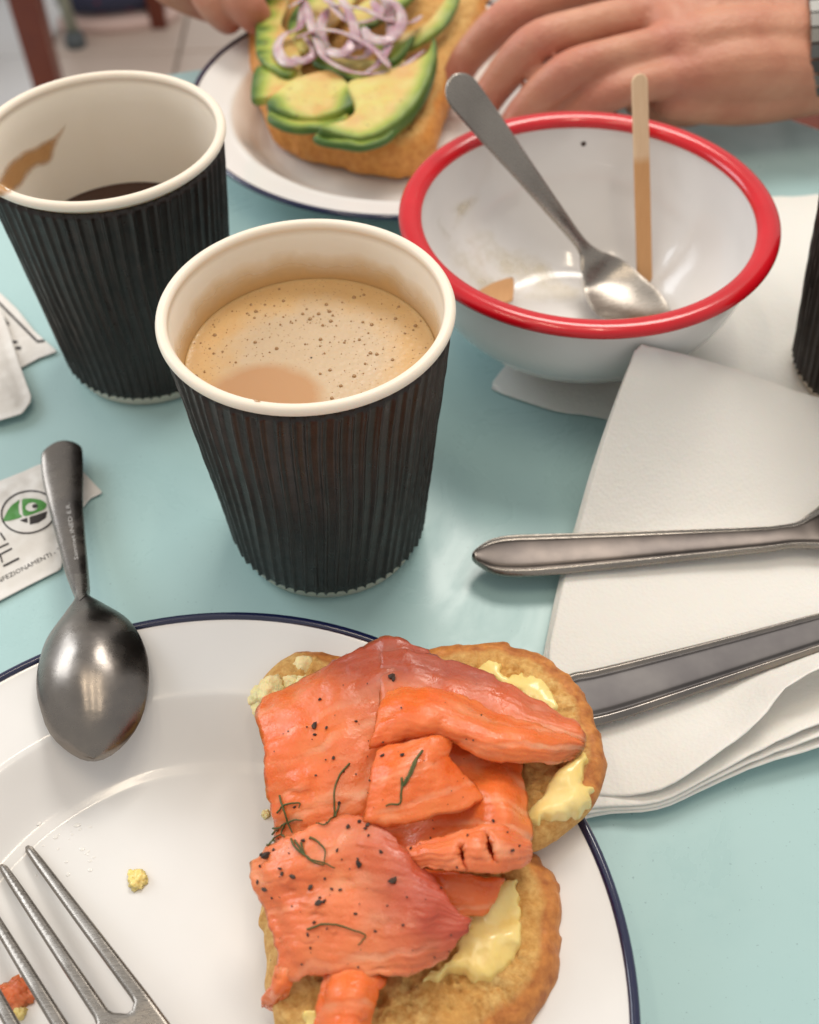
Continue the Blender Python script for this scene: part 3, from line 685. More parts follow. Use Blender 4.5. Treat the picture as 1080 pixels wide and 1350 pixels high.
# ---------------------------------------------------------------- inverted teaspoon
tz = 3.2+4.2
ZS = 6.8
rows = [(81, 583, ZS-.5, 5.8, .25, 1.6), (81.5, 600, ZS-.3, 6.2, .35, 1.6), (83, 625, ZS, 6.0, .5, 1.7), (87, 665, ZS+1.5, 4.9, .6, 1.8), (94, 710, ZS+5, 3.9, .6, 1.9), (101, 750, ZS+9, 3.1, .6, 2.0), (107, 778, ZS+12.5, 2.3, .7, 2.2), (109, 790, ZS+14, 2.5, .9, 2.2), (111, 803, ZS+15, 6.0, 2.0, 1.4), (115, 830, ZS+16, 12.2, 4.8, 1.2), (120, 865, ZS+16, 15.4, 7.0, 1.1), (123, 900, ZS+15.4, 16.0, 7.6, 1.1), (125, 935, ZS+14.2, 14.6, 6.6, 1.1), (126, 970, ZS+12.8, 13.2, 5.0, 1.1), (126, 1004, ZS+11.0, 11.0, 1.6, 1.1)]
rows = [(a, b, c, d*(1.12 if b < 790 else .94), e, g) for a, b, c, d, e, g in rows]
v, f = cutlery(rows, n=6, k=33, tip0=.0055, tip1=.0150)
spoon = tag(mk('teaspoon', v, f, M_STEEL2), 'dark teaspoon lying bowl down from the sachet onto the plate rim', 'spoon', 'steel spoons')
bsp = world_bvh(spoon)
text_px('Sammet INED E.R.', (103.5, 738), (-1.55, -9.9), (-7.6, 1.1), bsp, M_ETCH, spoon, .00012, 'engraved_text')
patch('paler_neck', [(98.5, 757), (113, 757), (115, 775), (112, 786), (105, 792), (101, 784)], bsp, M_STEEL, spoon, .00015, 1.5, 2, False)  # thin patch of paler steel over the neck

# ---------------------------------------------------------------- spoon, stirrer and scrap in the bowl
def extend(a, b, py):
    """carry the line a->b on until it is seen at height py"""
    best = None
    for s in np.linspace(1, 2.5, 600):
        q = a+(b-a)*s; y = PX(q)[1]
        if best is None or abs(y-py) < best[0]: best = (abs(y-py), q)
    return best[1]
lo_ = U(768, 324, .0235); on = U(657, 182, .0605)
tip = extend(lo_, on, 101)
C = [tip, tip+(lo_-tip)*.12, tip+(lo_-tip)*.3, tip+(lo_-tip)*.55, tip+(lo_-tip)*.8, lo_, U(784, 346, .0195), U(800, 366, .0160), U(818, 388, .0150), U(836, 408, .0155), U(850, 426, .0175), U(859, 440, .0200)]
hw = [6.6, 7.0, 6.2, 4.6, 3.2, 2.6, 6.5, 10.5, 12.8, 13.0, 11.5, 9.0]; cb = [.4, .5, .6, .6, .6, .4, -.6, -1.8, -2.6, -2.8, -2.0, -1.0]; tk = [1.6, 1.7, 1.8, 1.9, 2.0, 2.0, 1.6, 1.2, 1.1, 1.1, 1.1, 1.1]
rows = [(*(np.array(c)*1000), a, b, d) for c, a, b, d in zip(C, hw, cb, tk)]
v, f = cutlery(rows, n=6, k=25, tip0=.007, tip1=.013, world=True, up=(.15, -.55, .85))
tag(mk('dessert_spoon', v, f, M_STEEL), 'bright steel spoon leaning in the red-rimmed bowl', 'spoon', 'steel spoons')
a_ = U(850, 368, .0115); b_ = U(845, 170, .0600); tp = extend(a_, b_, 97)
rows = [(*(1000*(tp+(a_-tp)*s)), 3.1, 0, 1.5) for s in np.linspace(0, 1.03, 9)]
v, f = cutlery(rows, n=3, k=13, tip0=.003, tip1=.003, world=True)
tag(mk('wooden_stirrer', v, f, M_STICK), 'upright flat wooden coffee stirrer leaning on the bowl\'s far rim', 'stirrer')
O = np.array([(628, 388), (650, 376), (677, 367), (678, 380), (676, 400), (640, 408)], float)
W = px_outline([(a, b, .0115) for a, b in O], 0, 1, False)
v, f, d, s = slab(W, .0125, .0006, .0006, .002)
tag(mk('torn_paper_scrap', v, f, M_STICK), 'small torn brown scrap at the left inside the bowl', 'scrap')

# ---------------------------------------------------------------- salmon toast
def toast(outl, ztop, zbot, mat, label, crustf, name, cat, step=.00072, rad=.006, seed=0, group=None, rough=1.):
    """outl: (px,py) as seen; the widest line lies midway; ztop/zbot: callables in (px,py) -> m"""
    A = crv(np.array(outl, float), 6, True)
    zm = (ztop(A)+zbot(A))/2; W = U(A[:, 0], A[:, 1], zm)
    W[:, :2] += (fbm(W, 120, 3, seed)*.0011+fbm(W, 420, 2, seed+6)*.0005)[:, None]*np.array([.7, .7])
    def pxs(X): return PX(np.c_[X, np.full(len(X), float(np.mean(zm)))])
    zf = lambda X: (ztop(pxs(X))+zbot(pxs(X)))/2; hf = lambda X: (ztop(pxs(X))-zbot(pxs(X)))/2
    def tn(X, d):
        n1 = fbm(X, 70, 3, seed)*.0011; n2 = fbm(X, 330, 3, seed+4); n3 = fbm(X, 900, 2, seed+8)
        rg = np.random.default_rng(int(seed*10)); lo_, hi2 = X.min(0), X.max(0); hole = np.zeros(len(X))
        for _ in range(170):
            c_ = rg.uniform(lo_, hi2); r_ = .0004+.0014*rg.random()**2.; e_ = rg.uniform(.6, 1.7)
            q_ = ((X[:, 0]-c_[0])*e_/r_)**2+((X[:, 1]-c_[1])/e_/r_)**2; hole = np.maximum(hole, np.exp(-q_**2)*r_*1.5)
        n1 = n1-hole*np.clip((d-.003)/.002, 0, 1)
        return (n1+np.minimum(n2+.12, .10)*.0017*np.clip((d-.004)/.003, .1, 1)+n3*.0008)*rough
    v, f, d, s = slab(W, zf, hf, rad, step, tn, seed)
    bump_ = fbm(v, 90, 3, seed+2)*.0008*(np.minimum(d/rad, 1) < .9); v = v+np.stack([bump_, bump_*.5, bump_*.5], -1)
    p = PX(v); prof = np.minimum(d/rad, 1)
    cr = np.where(s > 0, np.clip(1.35-prof*1.35, 0, 1), 1)*crustf(p)
    o = mk(name, v, f, mat, None, {'crust': np.clip(cr, 0, 1)})
    return tag(o, label, cat, group)
ztu = lambda p: .0235+np.clip((p[:, 0]-340)/460, 0, 1)*.0095
zbu = lambda p: np.clip(.0062+np.clip((p[:, 0]-340)/460, 0, 1)*.0158+np.clip((1000-p[:, 1])/150, 0, 1)*.006, .006, .0215)
OU = [(338, 925), (352, 892), (385, 866), (405, 862), (450, 868), (500, 862), (540, 858), (565, 858), (595, 852), (622, 850), (660, 850), (690, 858), (725, 874), (752, 900), (775, 932), (790, 965), (797, 1005), (792, 1045), (776, 1072), (745, 1098), (712, 1116), (660, 1112), (600, 1120), (520, 1118), (440, 1105), (380, 1090), (360, 1060), (352, 1000)]
def cru(p):
    a = np.clip((p[:, 0]-360)/60, 0, 1); b = np.clip((1085-p[:, 1])/40, .3, 1); return a*b
g_t = 'halves of the salmon toast'
tu = toast(OU, ztu, zbu, M_BREAD, 'upper toasted roll half overhanging the plate rim beneath smoked salmon', cru, 'toasted_roll', 'toast', rad=.0075, seed=3., group=g_t)
ztl = lambda p: .0235+np.clip((p[:, 0]-340)/400, 0, 1)*.001
zbl = lambda p: .0052+np.clip((p[:, 0]-560)/190, 0, 1)*.004
OL = [(352, 1150), (420, 1125), (520, 1120), (600, 1130), (660, 1132), (690, 1128), (712, 1136), (730, 1162), (742, 1205), (741, 1255), (730, 1300), (708, 1340), (670, 1380), (600, 1410), (500, 1420), (420, 1405), (370, 1370), (355, 1330), (348, 1250)]
def crl(p): return np.clip((p[:, 0]-420)/120, 0, 1)
tl = toast(OL, ztl, zbl, M_BREAD, 'lower toasted roll half running off the bottom of the picture under salmon', crl, 'toasted_roll', 'toast', rad=.0085, seed=5., group=g_t)
btu, btl = world_bvh(tu), world_bvh(tl)
def spread(outl, bvh, parent, h=.0016, seed=0, step=.0009, name='butter'):
    P = crv(np.array(outl, float), 5, True); P = P+np.stack([fbm(P, .06, 3, seed), fbm(P, .06, 3, seed+5)], -1)*8
    X, isb, F, B = tri(P, 3.2, 4., seed=int(seed)); d = bdist(X, B); d[isb] = 0
    q = np.sqrt(np.maximum(0, 1-(1-np.minimum(d/9, 1))**2))
    hh = .72*h*q*(1+1.5*fbm(X, .03, 3, seed)); vs = []
    for p, t_ in zip(X, hh):
        l, n = hit(bvh, *p)
        if l is None: l = vs[-1] if vs else np.zeros(3); n = np.array([0, 0, 1.])
        n = np.array([0, 0, 1.]); vs.append(l+n*(t_-.0006*(1-min(1, t_/h*2.5))))
    vs = np.array(vs)
    # smooth the heights so that the butter bridges the pores
    k = len(vs); nb = [[] for _ in range(k)]
    for a, b, c in F:
        nb[a] += [b, c]; nb[b] += [a, c]; nb[c] += [a, b]
    vs[:, 2] += .0015*np.clip(d/5, 0, 1)
    for _ in range(22):
        zn = np.array([np.mean(vs[n_, 2]) if n_ else vs[i, 2] for i, n_ in enumerate(nb)]); w_ = np.clip(d/8, 0, 1); vs[:, 2] += (zn-vs[:, 2])*.7*w_
    return mk(name, vs, F, M_BUTTER, parent)
spread([(694, 1066), (716, 1048), (732, 1020), (750, 1005), (766, 988), (771, 1006), (768, 1024), (780, 1038), (782, 1056), (770, 1074), (740, 1084), (718, 1082), (702, 1090), (696, 1082)], btu, tu, .0024, 1.)
spread([(622, 884), (644, 872), (660, 874), (668, 894), (690, 886), (712, 896), (728, 918), (738, 938), (706, 932), (664, 908)], btu, tu, .0008, 2.)
spread([(556, 1290), (592, 1270), (606, 1240), (612, 1210), (606, 1180), (626, 1160), (660, 1158), (684, 1168), (690, 1200), (690, 1224), (686, 1250), (672, 1276), (650, 1292), (632, 1296), (606, 1284), (580, 1296)], btl, tl, .0026, 3.)
spread([(398, 1346), (408, 1334), (420, 1338), (420, 1360), (404, 1362)], btl, tl, .003, 4.)
# the torn end of the roll: pale fluffy crumb
cv = []
for i in range(26):
    px_, py_ = pr.uniform(338, 400), pr.uniform(872, 932)
    if py_ < 930-(px_-330)*.9: continue
    c = U(px_, py_, .021+pr.uniform(0, .004)); s_ = pr.uniform(.002, .0042)
    bm = bmesh.new(); bmesh.ops.create_icosphere(bm, subdivisions=3, radius=s_)
    for q in bm.verts: q.co *= 1+.35*mnoise.fractal(q.co*420+V3((i, 0, 0)), .5, 2, 3)
    cv.append(([np.array(q.co)+c for q in bm.verts], [[q.index for q in g.verts] for g in bm.faces])); bm.free()
v, f = join(*cv); mk('torn_crumb', v, f, M_CRUMB, tu)

# salmon: each slice a folded sheet
SAL = []
gs = 'slices of smoked salmon on the toast'
def slice_(rows, label, mat=M_SAL, edge=None, **kw):
    v, f, at = loft(rows, edge=edge or (lambda u, v: u*0), **kw)
    o = tag(mk('salmon_slice', v, f, mat, None, at), label, 'smoked salmon', gs); SAL.append(o); return o
slice_([[(342, 926, 25), (392, 897, 28.5), (440, 873, 32), (480, 853, 35), (518, 837, 38), (566, 858, 36)],
        [(337, 946, 29), (390, 925, 33), (440, 908, 36), (490, 893, 37.5), (540, 886, 38), (590, 885, 36)],
        [(344, 985, 30), (395, 968, 34), (440, 957, 36), (490, 945, 36), (540, 938, 35), (590, 930, 35)],
        [(350, 1030, 29), (400, 1018, 33), (445, 1008, 35), (488, 1000, 34), (540, 990, 33), (580, 980, 33)],
        [(355, 1075, 26), (400, 1068, 31), (445, 1062, 33), (488, 1060, 32), (530, 1050, 30), (580, 1050, 30)],
        [(360, 1112, 22), (400, 1108, 28), (445, 1102, 30), (488, 1098, 29), (530, 1090, 28), (580, 1090, 28)]],
       'broad salmon slice draped over the upper left of the toast, with dark top edge', seed=1., edge=lambda u, v: np.clip(1.05-v*1.7, 0, 1)*np.clip(u*2.0-.1, 0, 1), rag=3)
slice_([[(500, 848, 35), (545, 858, 37), (600, 872, 36), (655, 893, 36), (712, 925, 36), (764, 958, 34.5)],
        [(498, 885, 37), (545, 890, 38.5), (600, 903, 38.5), (655, 922, 38), (706, 945, 38), (773, 972, 36)],
        [(500, 925, 37), (545, 925, 38.5), (600, 940, 39), (650, 955, 39), (700, 965, 38), (772, 984, 35)],
        [(500, 960, 35), (545, 960, 36), (600, 965, 37), (650, 980, 37), (700, 985, 36), (765, 990, 34)]],
       'brownish red salmon slice along the back of the toast', seed=2., edge=lambda u, v: np.clip(1.2-v*1.3, 0, 1)*np.clip(1.3-u*.9, 0, 1))
slice_([[(684, 990, 32), (650, 978, 34), (600, 972, 34), (550, 985, 33), (490, 1005, 31)],
        [(690, 1022, 33), (650, 1008, 36), (600, 1010, 35), (550, 1020, 33), (490, 1040, 31)],
        [(698, 1062, 33), (660, 1050, 39), (615, 1048, 36), (560, 1058, 33), (490, 1075, 31)],
        [(703, 1098, 33), (665, 1085, 39), (618, 1085, 35), (560, 1095, 32), (490, 1105, 30)],
        [(699, 1132, 31), (660, 1125, 37), (600, 1120, 34), (540, 1128, 32), (490, 1130, 30)]],
       'deep orange salmon slice folding down the right side of the toast', seed=3.)
slice_([[(528, 1138, 31), (570, 1148, 34), (620, 1152, 34), (664, 1158, 31)],
        [(540, 1172, 32), (590, 1180, 33), (632, 1186, 32), (655, 1180, 30)],
        [(560, 1205, 30), (600, 1210, 31), (625, 1210, 30), (640, 1200, 29)]], 'flat red salmon piece tucked beneath the notched fold', seed=4., nu=8, nv=8)
slice_([[(508, 914, 37), (545, 908, 39), (592, 913, 39), (642, 932, 39), (700, 957, 38), (766, 974, 36)],
        [(499, 926, 41.5), (542, 920, 45), (592, 928, 45), (645, 950, 44), (704, 968, 42), (773, 982, 37.5)],
        [(492, 960, 43), (537, 950, 46.5), (587, 957, 46), (641, 977, 45), (702, 988, 42), (768, 993, 36)],
        [(486, 992, 41), (535, 975, 43), (588, 977, 42.5), (640, 1000, 42), (700, 1007, 40), (755, 1003, 35)]],
       'thick glossy orange salmon fold curving across the middle to the right', seed=5., rough=.45, edge=lambda u, v: np.clip(u-.55, 0, 1)*.8)
slice_([[(496, 990, 42), (522, 981, 44.5), (552, 973, 45), (580, 967, 44), (603, 962, 42)],
        [(488, 1022, 44), (520, 1014, 46), (552, 1008, 46), (575, 1004, 44), (592, 996, 41)],
        [(482, 1055, 42), (515, 1048, 44.5), (550, 1042, 44.5), (590, 1036, 42.5), (618, 1026, 39)],
        [(476, 1084, 40), (510, 1092, 42), (550, 1084, 42.5), (602, 1071, 41), (643, 1051, 38)]],
       'pointed bright orange salmon flap with dill at the centre of the toast', seed=6., rough=.4)
slice_([[(528, 1122, 38), (568, 1107, 41), (608, 1096, 42), (642, 1087, 42), (674, 1092, 40), (700, 1112, 36)],
        [(531, 1131, 39), (570, 1124, 43), (610, 1118, 44), (645, 1114, 44), (680, 1118, 41), (703, 1126, 36)],
        [(540, 1142, 37.5), (575, 1146, 41), (612, 1149, 42), (650, 1153, 41), (682, 1147, 38), (699, 1138, 34)]],
       'pale salmon fold with two notches above the lower butter', M_SAL2, seed=7., nu=11, nv=13, rough=.35, dents=((610, 1130, 5, 15, 5, -.35), (646, 1117, 5.5, 17, 6, -.35)))
slice_([[(329, 1139, 27), (358, 1112, 33), (400, 1094, 36), (455, 1076, 39), (500, 1088, 40), (535, 1118, 40)],
        [(331, 1153, 29), (370, 1145, 35), (415, 1130, 38), (465, 1116, 40), (520, 1128, 41), (575, 1163, 38)],
        [(342, 1186, 28), (385, 1175, 34), (430, 1165, 37), (480, 1158, 39), (535, 1170, 40), (606, 1200, 38)],
        [(354, 1216, 28), (395, 1208, 33), (440, 1205, 36), (490, 1205, 37), (545, 1215, 38.5), (622, 1215, 37)],
        [(365, 1252, 28), (400, 1250, 32), (445, 1250, 34), (495, 1255, 35), (550, 1255, 36.5), (610, 1240, 35)],
        [(361, 1299, 26), (400, 1290, 29), (440, 1285, 31), (495, 1289, 33), (545, 1283, 33), (590, 1262, 33)]],
       'wide peppered salmon slice covering the lower toast half', M_SAL2, seed=8., nu=10, nv=10, edge=lambda u, v: np.clip(u*1.7-.6, 0, 1)*np.clip(1.2-np.abs(v-.45)*1.5, 0, 1)+.45*np.clip(.35-v, 0, 1), rag=3, ripple=.22)
slice_([[(428, 1284, 28), (452, 1276, 31), (480, 1281, 32), (512, 1290, 30)],
        [(421, 1312, 28), (450, 1303, 34), (476, 1307, 34), (498, 1316, 29)],
        [(416, 1342, 27), (446, 1334, 33), (471, 1338, 33), (491, 1346, 28)],
        [(412, 1384, 26), (444, 1380, 32), (470, 1382, 32), (492, 1388, 27)]], 'narrow salmon strip hanging down at the bottom edge', seed=9., nu=10, nv=8)
slice_([[(362, 1270, 27), (378, 1272, 29), (392, 1276, 29)],
        [(358, 1296, 24), (372, 1300, 27), (386, 1302, 26)],
        [(346, 1316, 16), (360, 1320, 20), (378, 1318, 19)],
        [(343, 1328, 9), (358, 1333, 12), (370, 1330, 12)]], 'small salmon curl hanging down to the plate at lower left', seed=10., nu=10, nv=8, rag=2)
bsal = world_bvh(*SAL, tu, tl)

# dill and pepper on the salmon
def sprig(name, lines, label, r=.00027):
    parts = []
    for L_ in lines:
        C = crv(np.array(L_, float), 6); pts = []
        for p in C:
            l, n = hit(bsal, *p)
            if l is not None: pts.append(l+n*.00045)
            elif pts: pts.append(np.array([*U(p[0], p[1], pts[-1][2])[:2], pts[-1][2]]))
        if len(pts) > 2: parts.append(tube(pts, np.linspace(r, r*.55, len(pts)), 6))
    v, f = join(*parts); return tag(mk('dill_sprig', v, f, M_DILL), label, 'dill', 'dill sprigs on the salmon')
zc = lambda x, y: (x/4.5+320, y/4.5+820)
zd_ = lambda x, y: (x/4.32+310, y/4.32+1060)
sprig('d', [[zc(635, 840), zc(575, 915), zc(545, 1000), zc(545, 1090), zc(540, 1155), zc(490, 1205), zc(435, 1190)], [zc(545, 1160), zc(568, 1110), zc(572, 1075)]], 'long curved dill sprig on the broad left salmon slice')
sprig('d', [[zc(1065, 770), zc(1020, 830), zc(985, 905), zc(945, 990), zc(935, 1075), zc(880, 1080), zc(850, 1090)], [zc(1030, 820), zc(1000, 900), zc(955, 980)], [zc(945, 930), zc(945, 990)]], 'straight dill sprig on the pointed orange flap', .00034)
sprig('d', [[zc(225, 1030), zc(245, 1100), zc(270, 1180), zc(300, 1250), zd_(330, 160)], [zc(210, 1135), zc(255, 1085), zc(340, 1075), zc(338, 1105)], [zc(270, 1190), zc(310, 1170), zc(360, 1175)], [zd_(180, 132), zd_(245, 135), zd_(300, 105)], [zd_(170, 235), zd_(215, 180), zd_(250, 140)], [zd_(205, 150), zd_(235, 220)], [zd_(290, 110), zd_(270, 165), zd_(285, 195)], [zd_(185, 240), zd_(220, 200), zd_(270, 170)]], 'branched dill sprig at the left edge of the salmon')
sprig('d', [[zd_(325, 205), zd_(350, 255), zd_(420, 310), zd_(500, 335), zd_(570, 365)], [zd_(345, 210), zd_(385, 275), zd_(440, 330), zd_(510, 352)], [zd_(428, 192), zd_(480, 225), zd_(518, 265), zd_(512, 335)], [zd_(380, 220), zd_(400, 290)]], 'looped dill sprig on the lower peppered salmon slice')
sprig('d', [[zd_(415, 715), zd_(460, 705), zd_(515, 683), zd_(590, 693), zd_(670, 722), zd_(742, 748), zd_(700, 805)]], 'single bent dill frond near the bottom of the salmon')
PF = [zc(888, 325), zc(460, 462), zc(430, 615), zc(428, 670), zc(498, 630), zc(540, 808), zc(494, 818), zc(435, 910), zc(672, 905), zc(830, 795), zc(948, 790), zc(310, 1098), zc(572, 1075), zc(600, 890), zc(672, 592), zc(758, 940), zc(835, 710), zc(895, 340)]
PS = [1.5, .7, 1.5, .8, .7, .8, .4, .5, .4, .9, .9, .6, .8, .5, .5, .5, .4, 1.1]
for x, y, s in ((103, 305, 1.3), (190, 295, 2.0), (160, 290, 1.0), (220, 265, .7), (146, 357, .6), (258, 370, .7), (270, 400, 1.0), (328, 418, 1.1), (432, 476, 1.0), (475, 565, 1.3), (507, 555, .8), (485, 535, .5), (170, 487, 1.0), (130, 445, .8), (645, 132, .9), (710, 100, .8), (757, 120, .9), (743, 140, .7), (762, 180, .6), (708, 343, 1.5), (700, 315, .5), (582, 266, .7), (832, 275, .9), (900, 435, 1.5), (512, 425, .6), (552, 484, .6), (600, 490, .6), (686, 627, .6), (798, 726, .6), (415, 745, .7), (430, 820, .5), (958, 690, .5), (703, 930, .5), (868, 580, .4), (212, 537, .5), (388, 210, .9), (608, 315, .4), (452, 675, .7), (380, 912, .5)):
    PF.append(zd_(x, y)); PS.append(s)
for x, y, s in ((697, 274, .7), (738, 250, .5), (590, 102, .7), (100, 265, .6), (435, 190, .5), (372, 375, .5), (548, 810, .7), (705, 650, .6), (665, 478, .6), (55, 718, .5), (238, 910, .4), (670, 170, .4), (560, 935, .4), (215, 205, .4)):
    PF.append((x/4.5+520, y/4.5+1060)); PS.append(s)
for _ in range(70): PF.append((pr.uniform(345, 640), pr.uniform(900, 1280))); PS.append(pr.uniform(.15, .4))
bv = []
for (x, y), s in zip(PF, PS):
    l, n = hit(bsal, x, y)
    if l is None: continue
    bm = bmesh.new(); bmesh.ops.create_icosphere(bm, subdivisions=1, radius=.00062*s); a = pr.uniform(0, 6.3)
    vs = []
    for q in bm.verts:
        k = pr.uniform(.65, 1.35); p = np.array(q.co)*k*np.array([1.2, .8, .7]); p = np.array([p[0]*math.cos(a)-p[1]*math.sin(a), p[0]*math.sin(a)+p[1]*math.cos(a), p[2]]); vs.append(p+l+n*.00025)
    bv.append((vs, [[q.index for q in g.verts] for g in bm.faces])); bm.free()
v, f = join(*bv); tag(mk('cracked_pepper', v, f, M_PEPPER, smooth=False), 'cracked black pepper scattered over the smoked salmon', 'pepper', kind='stuff')

# ---------------------------------------------------------------- fork and bits on the near plate
zf8 = 884/360.
def q8(x, y): return (x/zf8, y/zf8+800)
ol = [q8(75, 778), q8(88, 768), q8(98, 780), q8(190, 880), q8(300, 1015), q8(400, 1130), q8(490, 1240), q8(560, 1320), q8(640, 1430), q8(720, 1560), (350, 1560), (430, 1700), (395, 1720), (310, 1600), (225, 1500), (150, 1460), (60, 1440), (20, 1400), q8(-60, 1290), q8(-140, 1190), q8(-135, 1175), q8(-120, 1172), q8(-40, 1260), q8(60, 1385), q8(110, 1420), q8(128, 1405), q8(122, 1380), q8(40, 1260), q8(-60, 1135), q8(-130, 1050), q8(-122, 1035), q8(-105, 1035), q8(0, 1160), q8(120, 1310), q8(190, 1400), q8(215, 1415), q8(228, 1400), q8(222, 1375)]
# tines drawn one by one in plan: (tip, root, half width)
def fork_outline():
    tips = [q8(84, 772), q8(2, 832), q8(-82, 905), q8(-165, 985)]
    roots = [q8(455, 1265), q8(335, 1330), q8(225, 1405), q8(110, 1480)]
    W0, W1 = 4.4, 11.5; pts = []
    gaps = [q8(420, 1312), q8(298, 1385), q8(180, 1460)]
    for i in range(4):
        a, b = np.array(tips[i]), np.array(roots[i]); d = (b-a)/np.linalg.norm(b-a); n = np.array([d[1], -d[0]])    # n: to the upper right
        # walk: right side root -> tip -> left side root
        pts += [b+n*W1, a+(b-a)*.5+n*9.3, a+(b-a)*.12+n*7.2, a+(b-a)*.025+n*6.0, a-d*1.5, a+(b-a)*.025-n*6.0, a+(b-a)*.12-n*7.2, a+(b-a)*.5-n*9.3, b-n*W1*.97]
        if i < 3: pts += [np.array(gaps[i])+d*3]
    return pts
fo = fork_outline()
tail = [(85, 1470), (150, 1510), (215, 1530), (270, 1570), (340, 1680), (385, 1670), (330, 1560), (285, 1470), (262, 1400)]
fo = fo+[np.array(p) for p in tail]
A = np.array(fo)
def fz(p):
    s = (p[:, 0]-35)*.59+(p[:, 1]-1113)*.807      # along the fork in px
    return np.interp(s, [-60, 0, 60, 160, 260, 330, 420, 560, 700], [.0052, .0058, .0085, .0125, .0150, .0158, .0175, .0225, .0240])
zz_ = fz(A); W = U(A[:, 0], A[:, 1], zz_)
def fzw(X):
    z = np.full(len(X), .012)
    for _ in range(6): z = fz(PX(np.c_[X, z]))
    return z
v, f, d, s = slab(W, fzw, .0010, .0011, .0016)
fork = tag(mk('fork', v, f, M_STEEL), 'steel fork lying tines up-left on the near plate', 'fork')
bnp = world_bvh(near_plate)
def blob(px_, py_, r, h, mat, name, label, cat, seed, sx=1.):
    l, n = hit(bnp, px_, py_); l = l+np.array([0, 0, h*.55])
    bm = bmesh.new(); bmesh.ops.create_icosphere(bm, subdivisions=4, radius=1.)
    vs = [np.array(q.co)*(1+.4*mnoise.fractal(q.co*1.6+V3((seed, 0, 0)), .5, 2, 4))*np.array([r*sx, r, h])+l for q in bm.verts]
    o = mk(name, vs, [[q.index for q in g.verts] for g in bm.faces], mat); bm.free(); return tag(o, label, cat)
blob(182, 1161, .0026, .0013, M_BUTTER, 'butter_crumb', 'yellow butter crumb lying alone in the middle of the plate', 'crumb', 3.)
blob(351, 1074, .0012, .0007, M_CRUMB, 'bread_crumb', 'tiny bread crumb on the plate left of the dill', 'crumb', 6.)
blob(22, 1312, .0034, .0016, M_SAL2, 'salmon_scrap', 'orange salmon scrap between the fork tines', 'smoked salmon', 8., 1.3)
blob(26, 1337, .0016, .0012, M_BUTTER, 'yellow_crumb', 'small yellow smear under the lowest fork tines', 'crumb', 9.)
M_OIL = simple('clear_grease', (.80, .785, .75), .05, coat=.3).m
bv = []
for i in range(24):
    px_, py_ = pr.gauss(84, 24), pr.gauss(1118, 24); l, n = hit(bnp, px_, py_)
    if l is None: continue
    s_ = pr.uniform(.0002, .0007); bm = bmesh.new(); bmesh.ops.create_icosphere(bm, subdivisions=2, radius=1.)
    k = pr.uniform(.6, 1.8); bv.append(([np.array(q.co)*np.array([s_*k, s_, s_*.16])+l for q in bm.verts], [[q.index for q in g.verts] for g in bm.faces])); bm.free()
v, f = join(*bv); tag(mk('grease_droplets', v, f, M_OIL), 'clear grease droplets on the plate beside the fork tips', 'grease', kind='stuff')

# ---------------------------------------------------------------- avocado toast
OA = [(336, 110), (346, 145), (360, 172), (395, 190), (440, 200), (485, 211), (530, 214), (558, 209), (574, 192), (584, 158), (600, 115), (622, 70), (640, 25), (646, -10), (620, -50), (540, -70), (430, -70), (350, -55), (326, -10), (328, 60)]
zta = lambda p: np.full(len(p), .0265); zba = lambda p: np.full(len(p), .0048)
ta = toast(OA, zta, zba, M_BREAD2, 'golden toasted bread slice under avocado on the far plate', lambda p: np.clip(.7+0*p[:, 0], 0, 1), 'toasted_bread', 'toast', step=.0016, rad=.0065, seed=8.)
GA = 'avocado slices on the far toast'
def avo(outl, z, label, skin, h=.0017, tilt=(0, 0), seed=0):
    """skin: px polyline along which the green outside runs"""
    W = px_outline([(a, b, z) for a, b in outl], z, 6)
    c = W[:, :2].mean(0)
    zf = lambda X: z+(X[:, 0]-c[0])*tilt[0]+(X[:, 1]-c[1])*tilt[1]+fbm(X, 60, 2, seed)*.0006
    v, f, d, s = slab(W, zf, h, .0014, .0014, lambda X, d_: fbm(X, 80, 2, seed)*.0008, seed=int(seed))
    S = crv(np.array(skin, float), 8); S = U(S[:, 0], S[:, 1], z)[:, :2]
    ds = np.array([np.hypot(*(S-p[:2]).T).min() for p in v])
    sk = np.clip(1-ds/.0105, 0, 1); sk = np.where(v[:, 2] < zf(v[:, :2])+h*.3, np.maximum(sk, np.clip(1.1-ds/.006, 0, 1)), sk)
    return tag(mk('avocado_slice', v, f, M_AVO, None, {'skin': sk}), label, 'avocado', GA)
avo([(418, 172), (455, 161), (468, 146), (458, 120), (490, 112), (535, 100), (560, 88), (573, 66), (577, 92), (566, 122), (545, 148), (515, 171), (480, 183), (445, 180)], .034, 'long green-edged avocado slice nearest the bowl, at the front of the toast', [(416, 176), (445, 184), (482, 187), (518, 175), (548, 151), (568, 124), (580, 92), (575, 64)], h=.0036, tilt=(.0, .10), seed=1.)
avo([(412, 184), (440, 170), (470, 172), (500, 166), (535, 144), (520, 180), (482, 197), (445, 193)], .0315, 'thin dark green avocado sliver under the front slice', [(412, 186), (445, 195), (482, 199), (522, 182), (538, 146)], seed=10.)
avo([(352, 158), (372, 140), (405, 150), (440, 160), (462, 150), (450, 166), (418, 174), (380, 172)], .0305, 'thin avocado slice under the peppered front left slice', [(352, 160), (380, 175), (418, 177), (452, 168)], seed=11.)
avo([(352, 140), (372, 126), (398, 113), (432, 105), (452, 112), (468, 128), (472, 140), (456, 150), (425, 158), (388, 157), (362, 149)], .0325, 'peppered orange-tinted avocado slice at the front left', [(356, 144), (366, 156), (392, 166), (426, 167), (458, 155), (468, 134)], h=.0034, tilt=(0, .1), seed=2.)
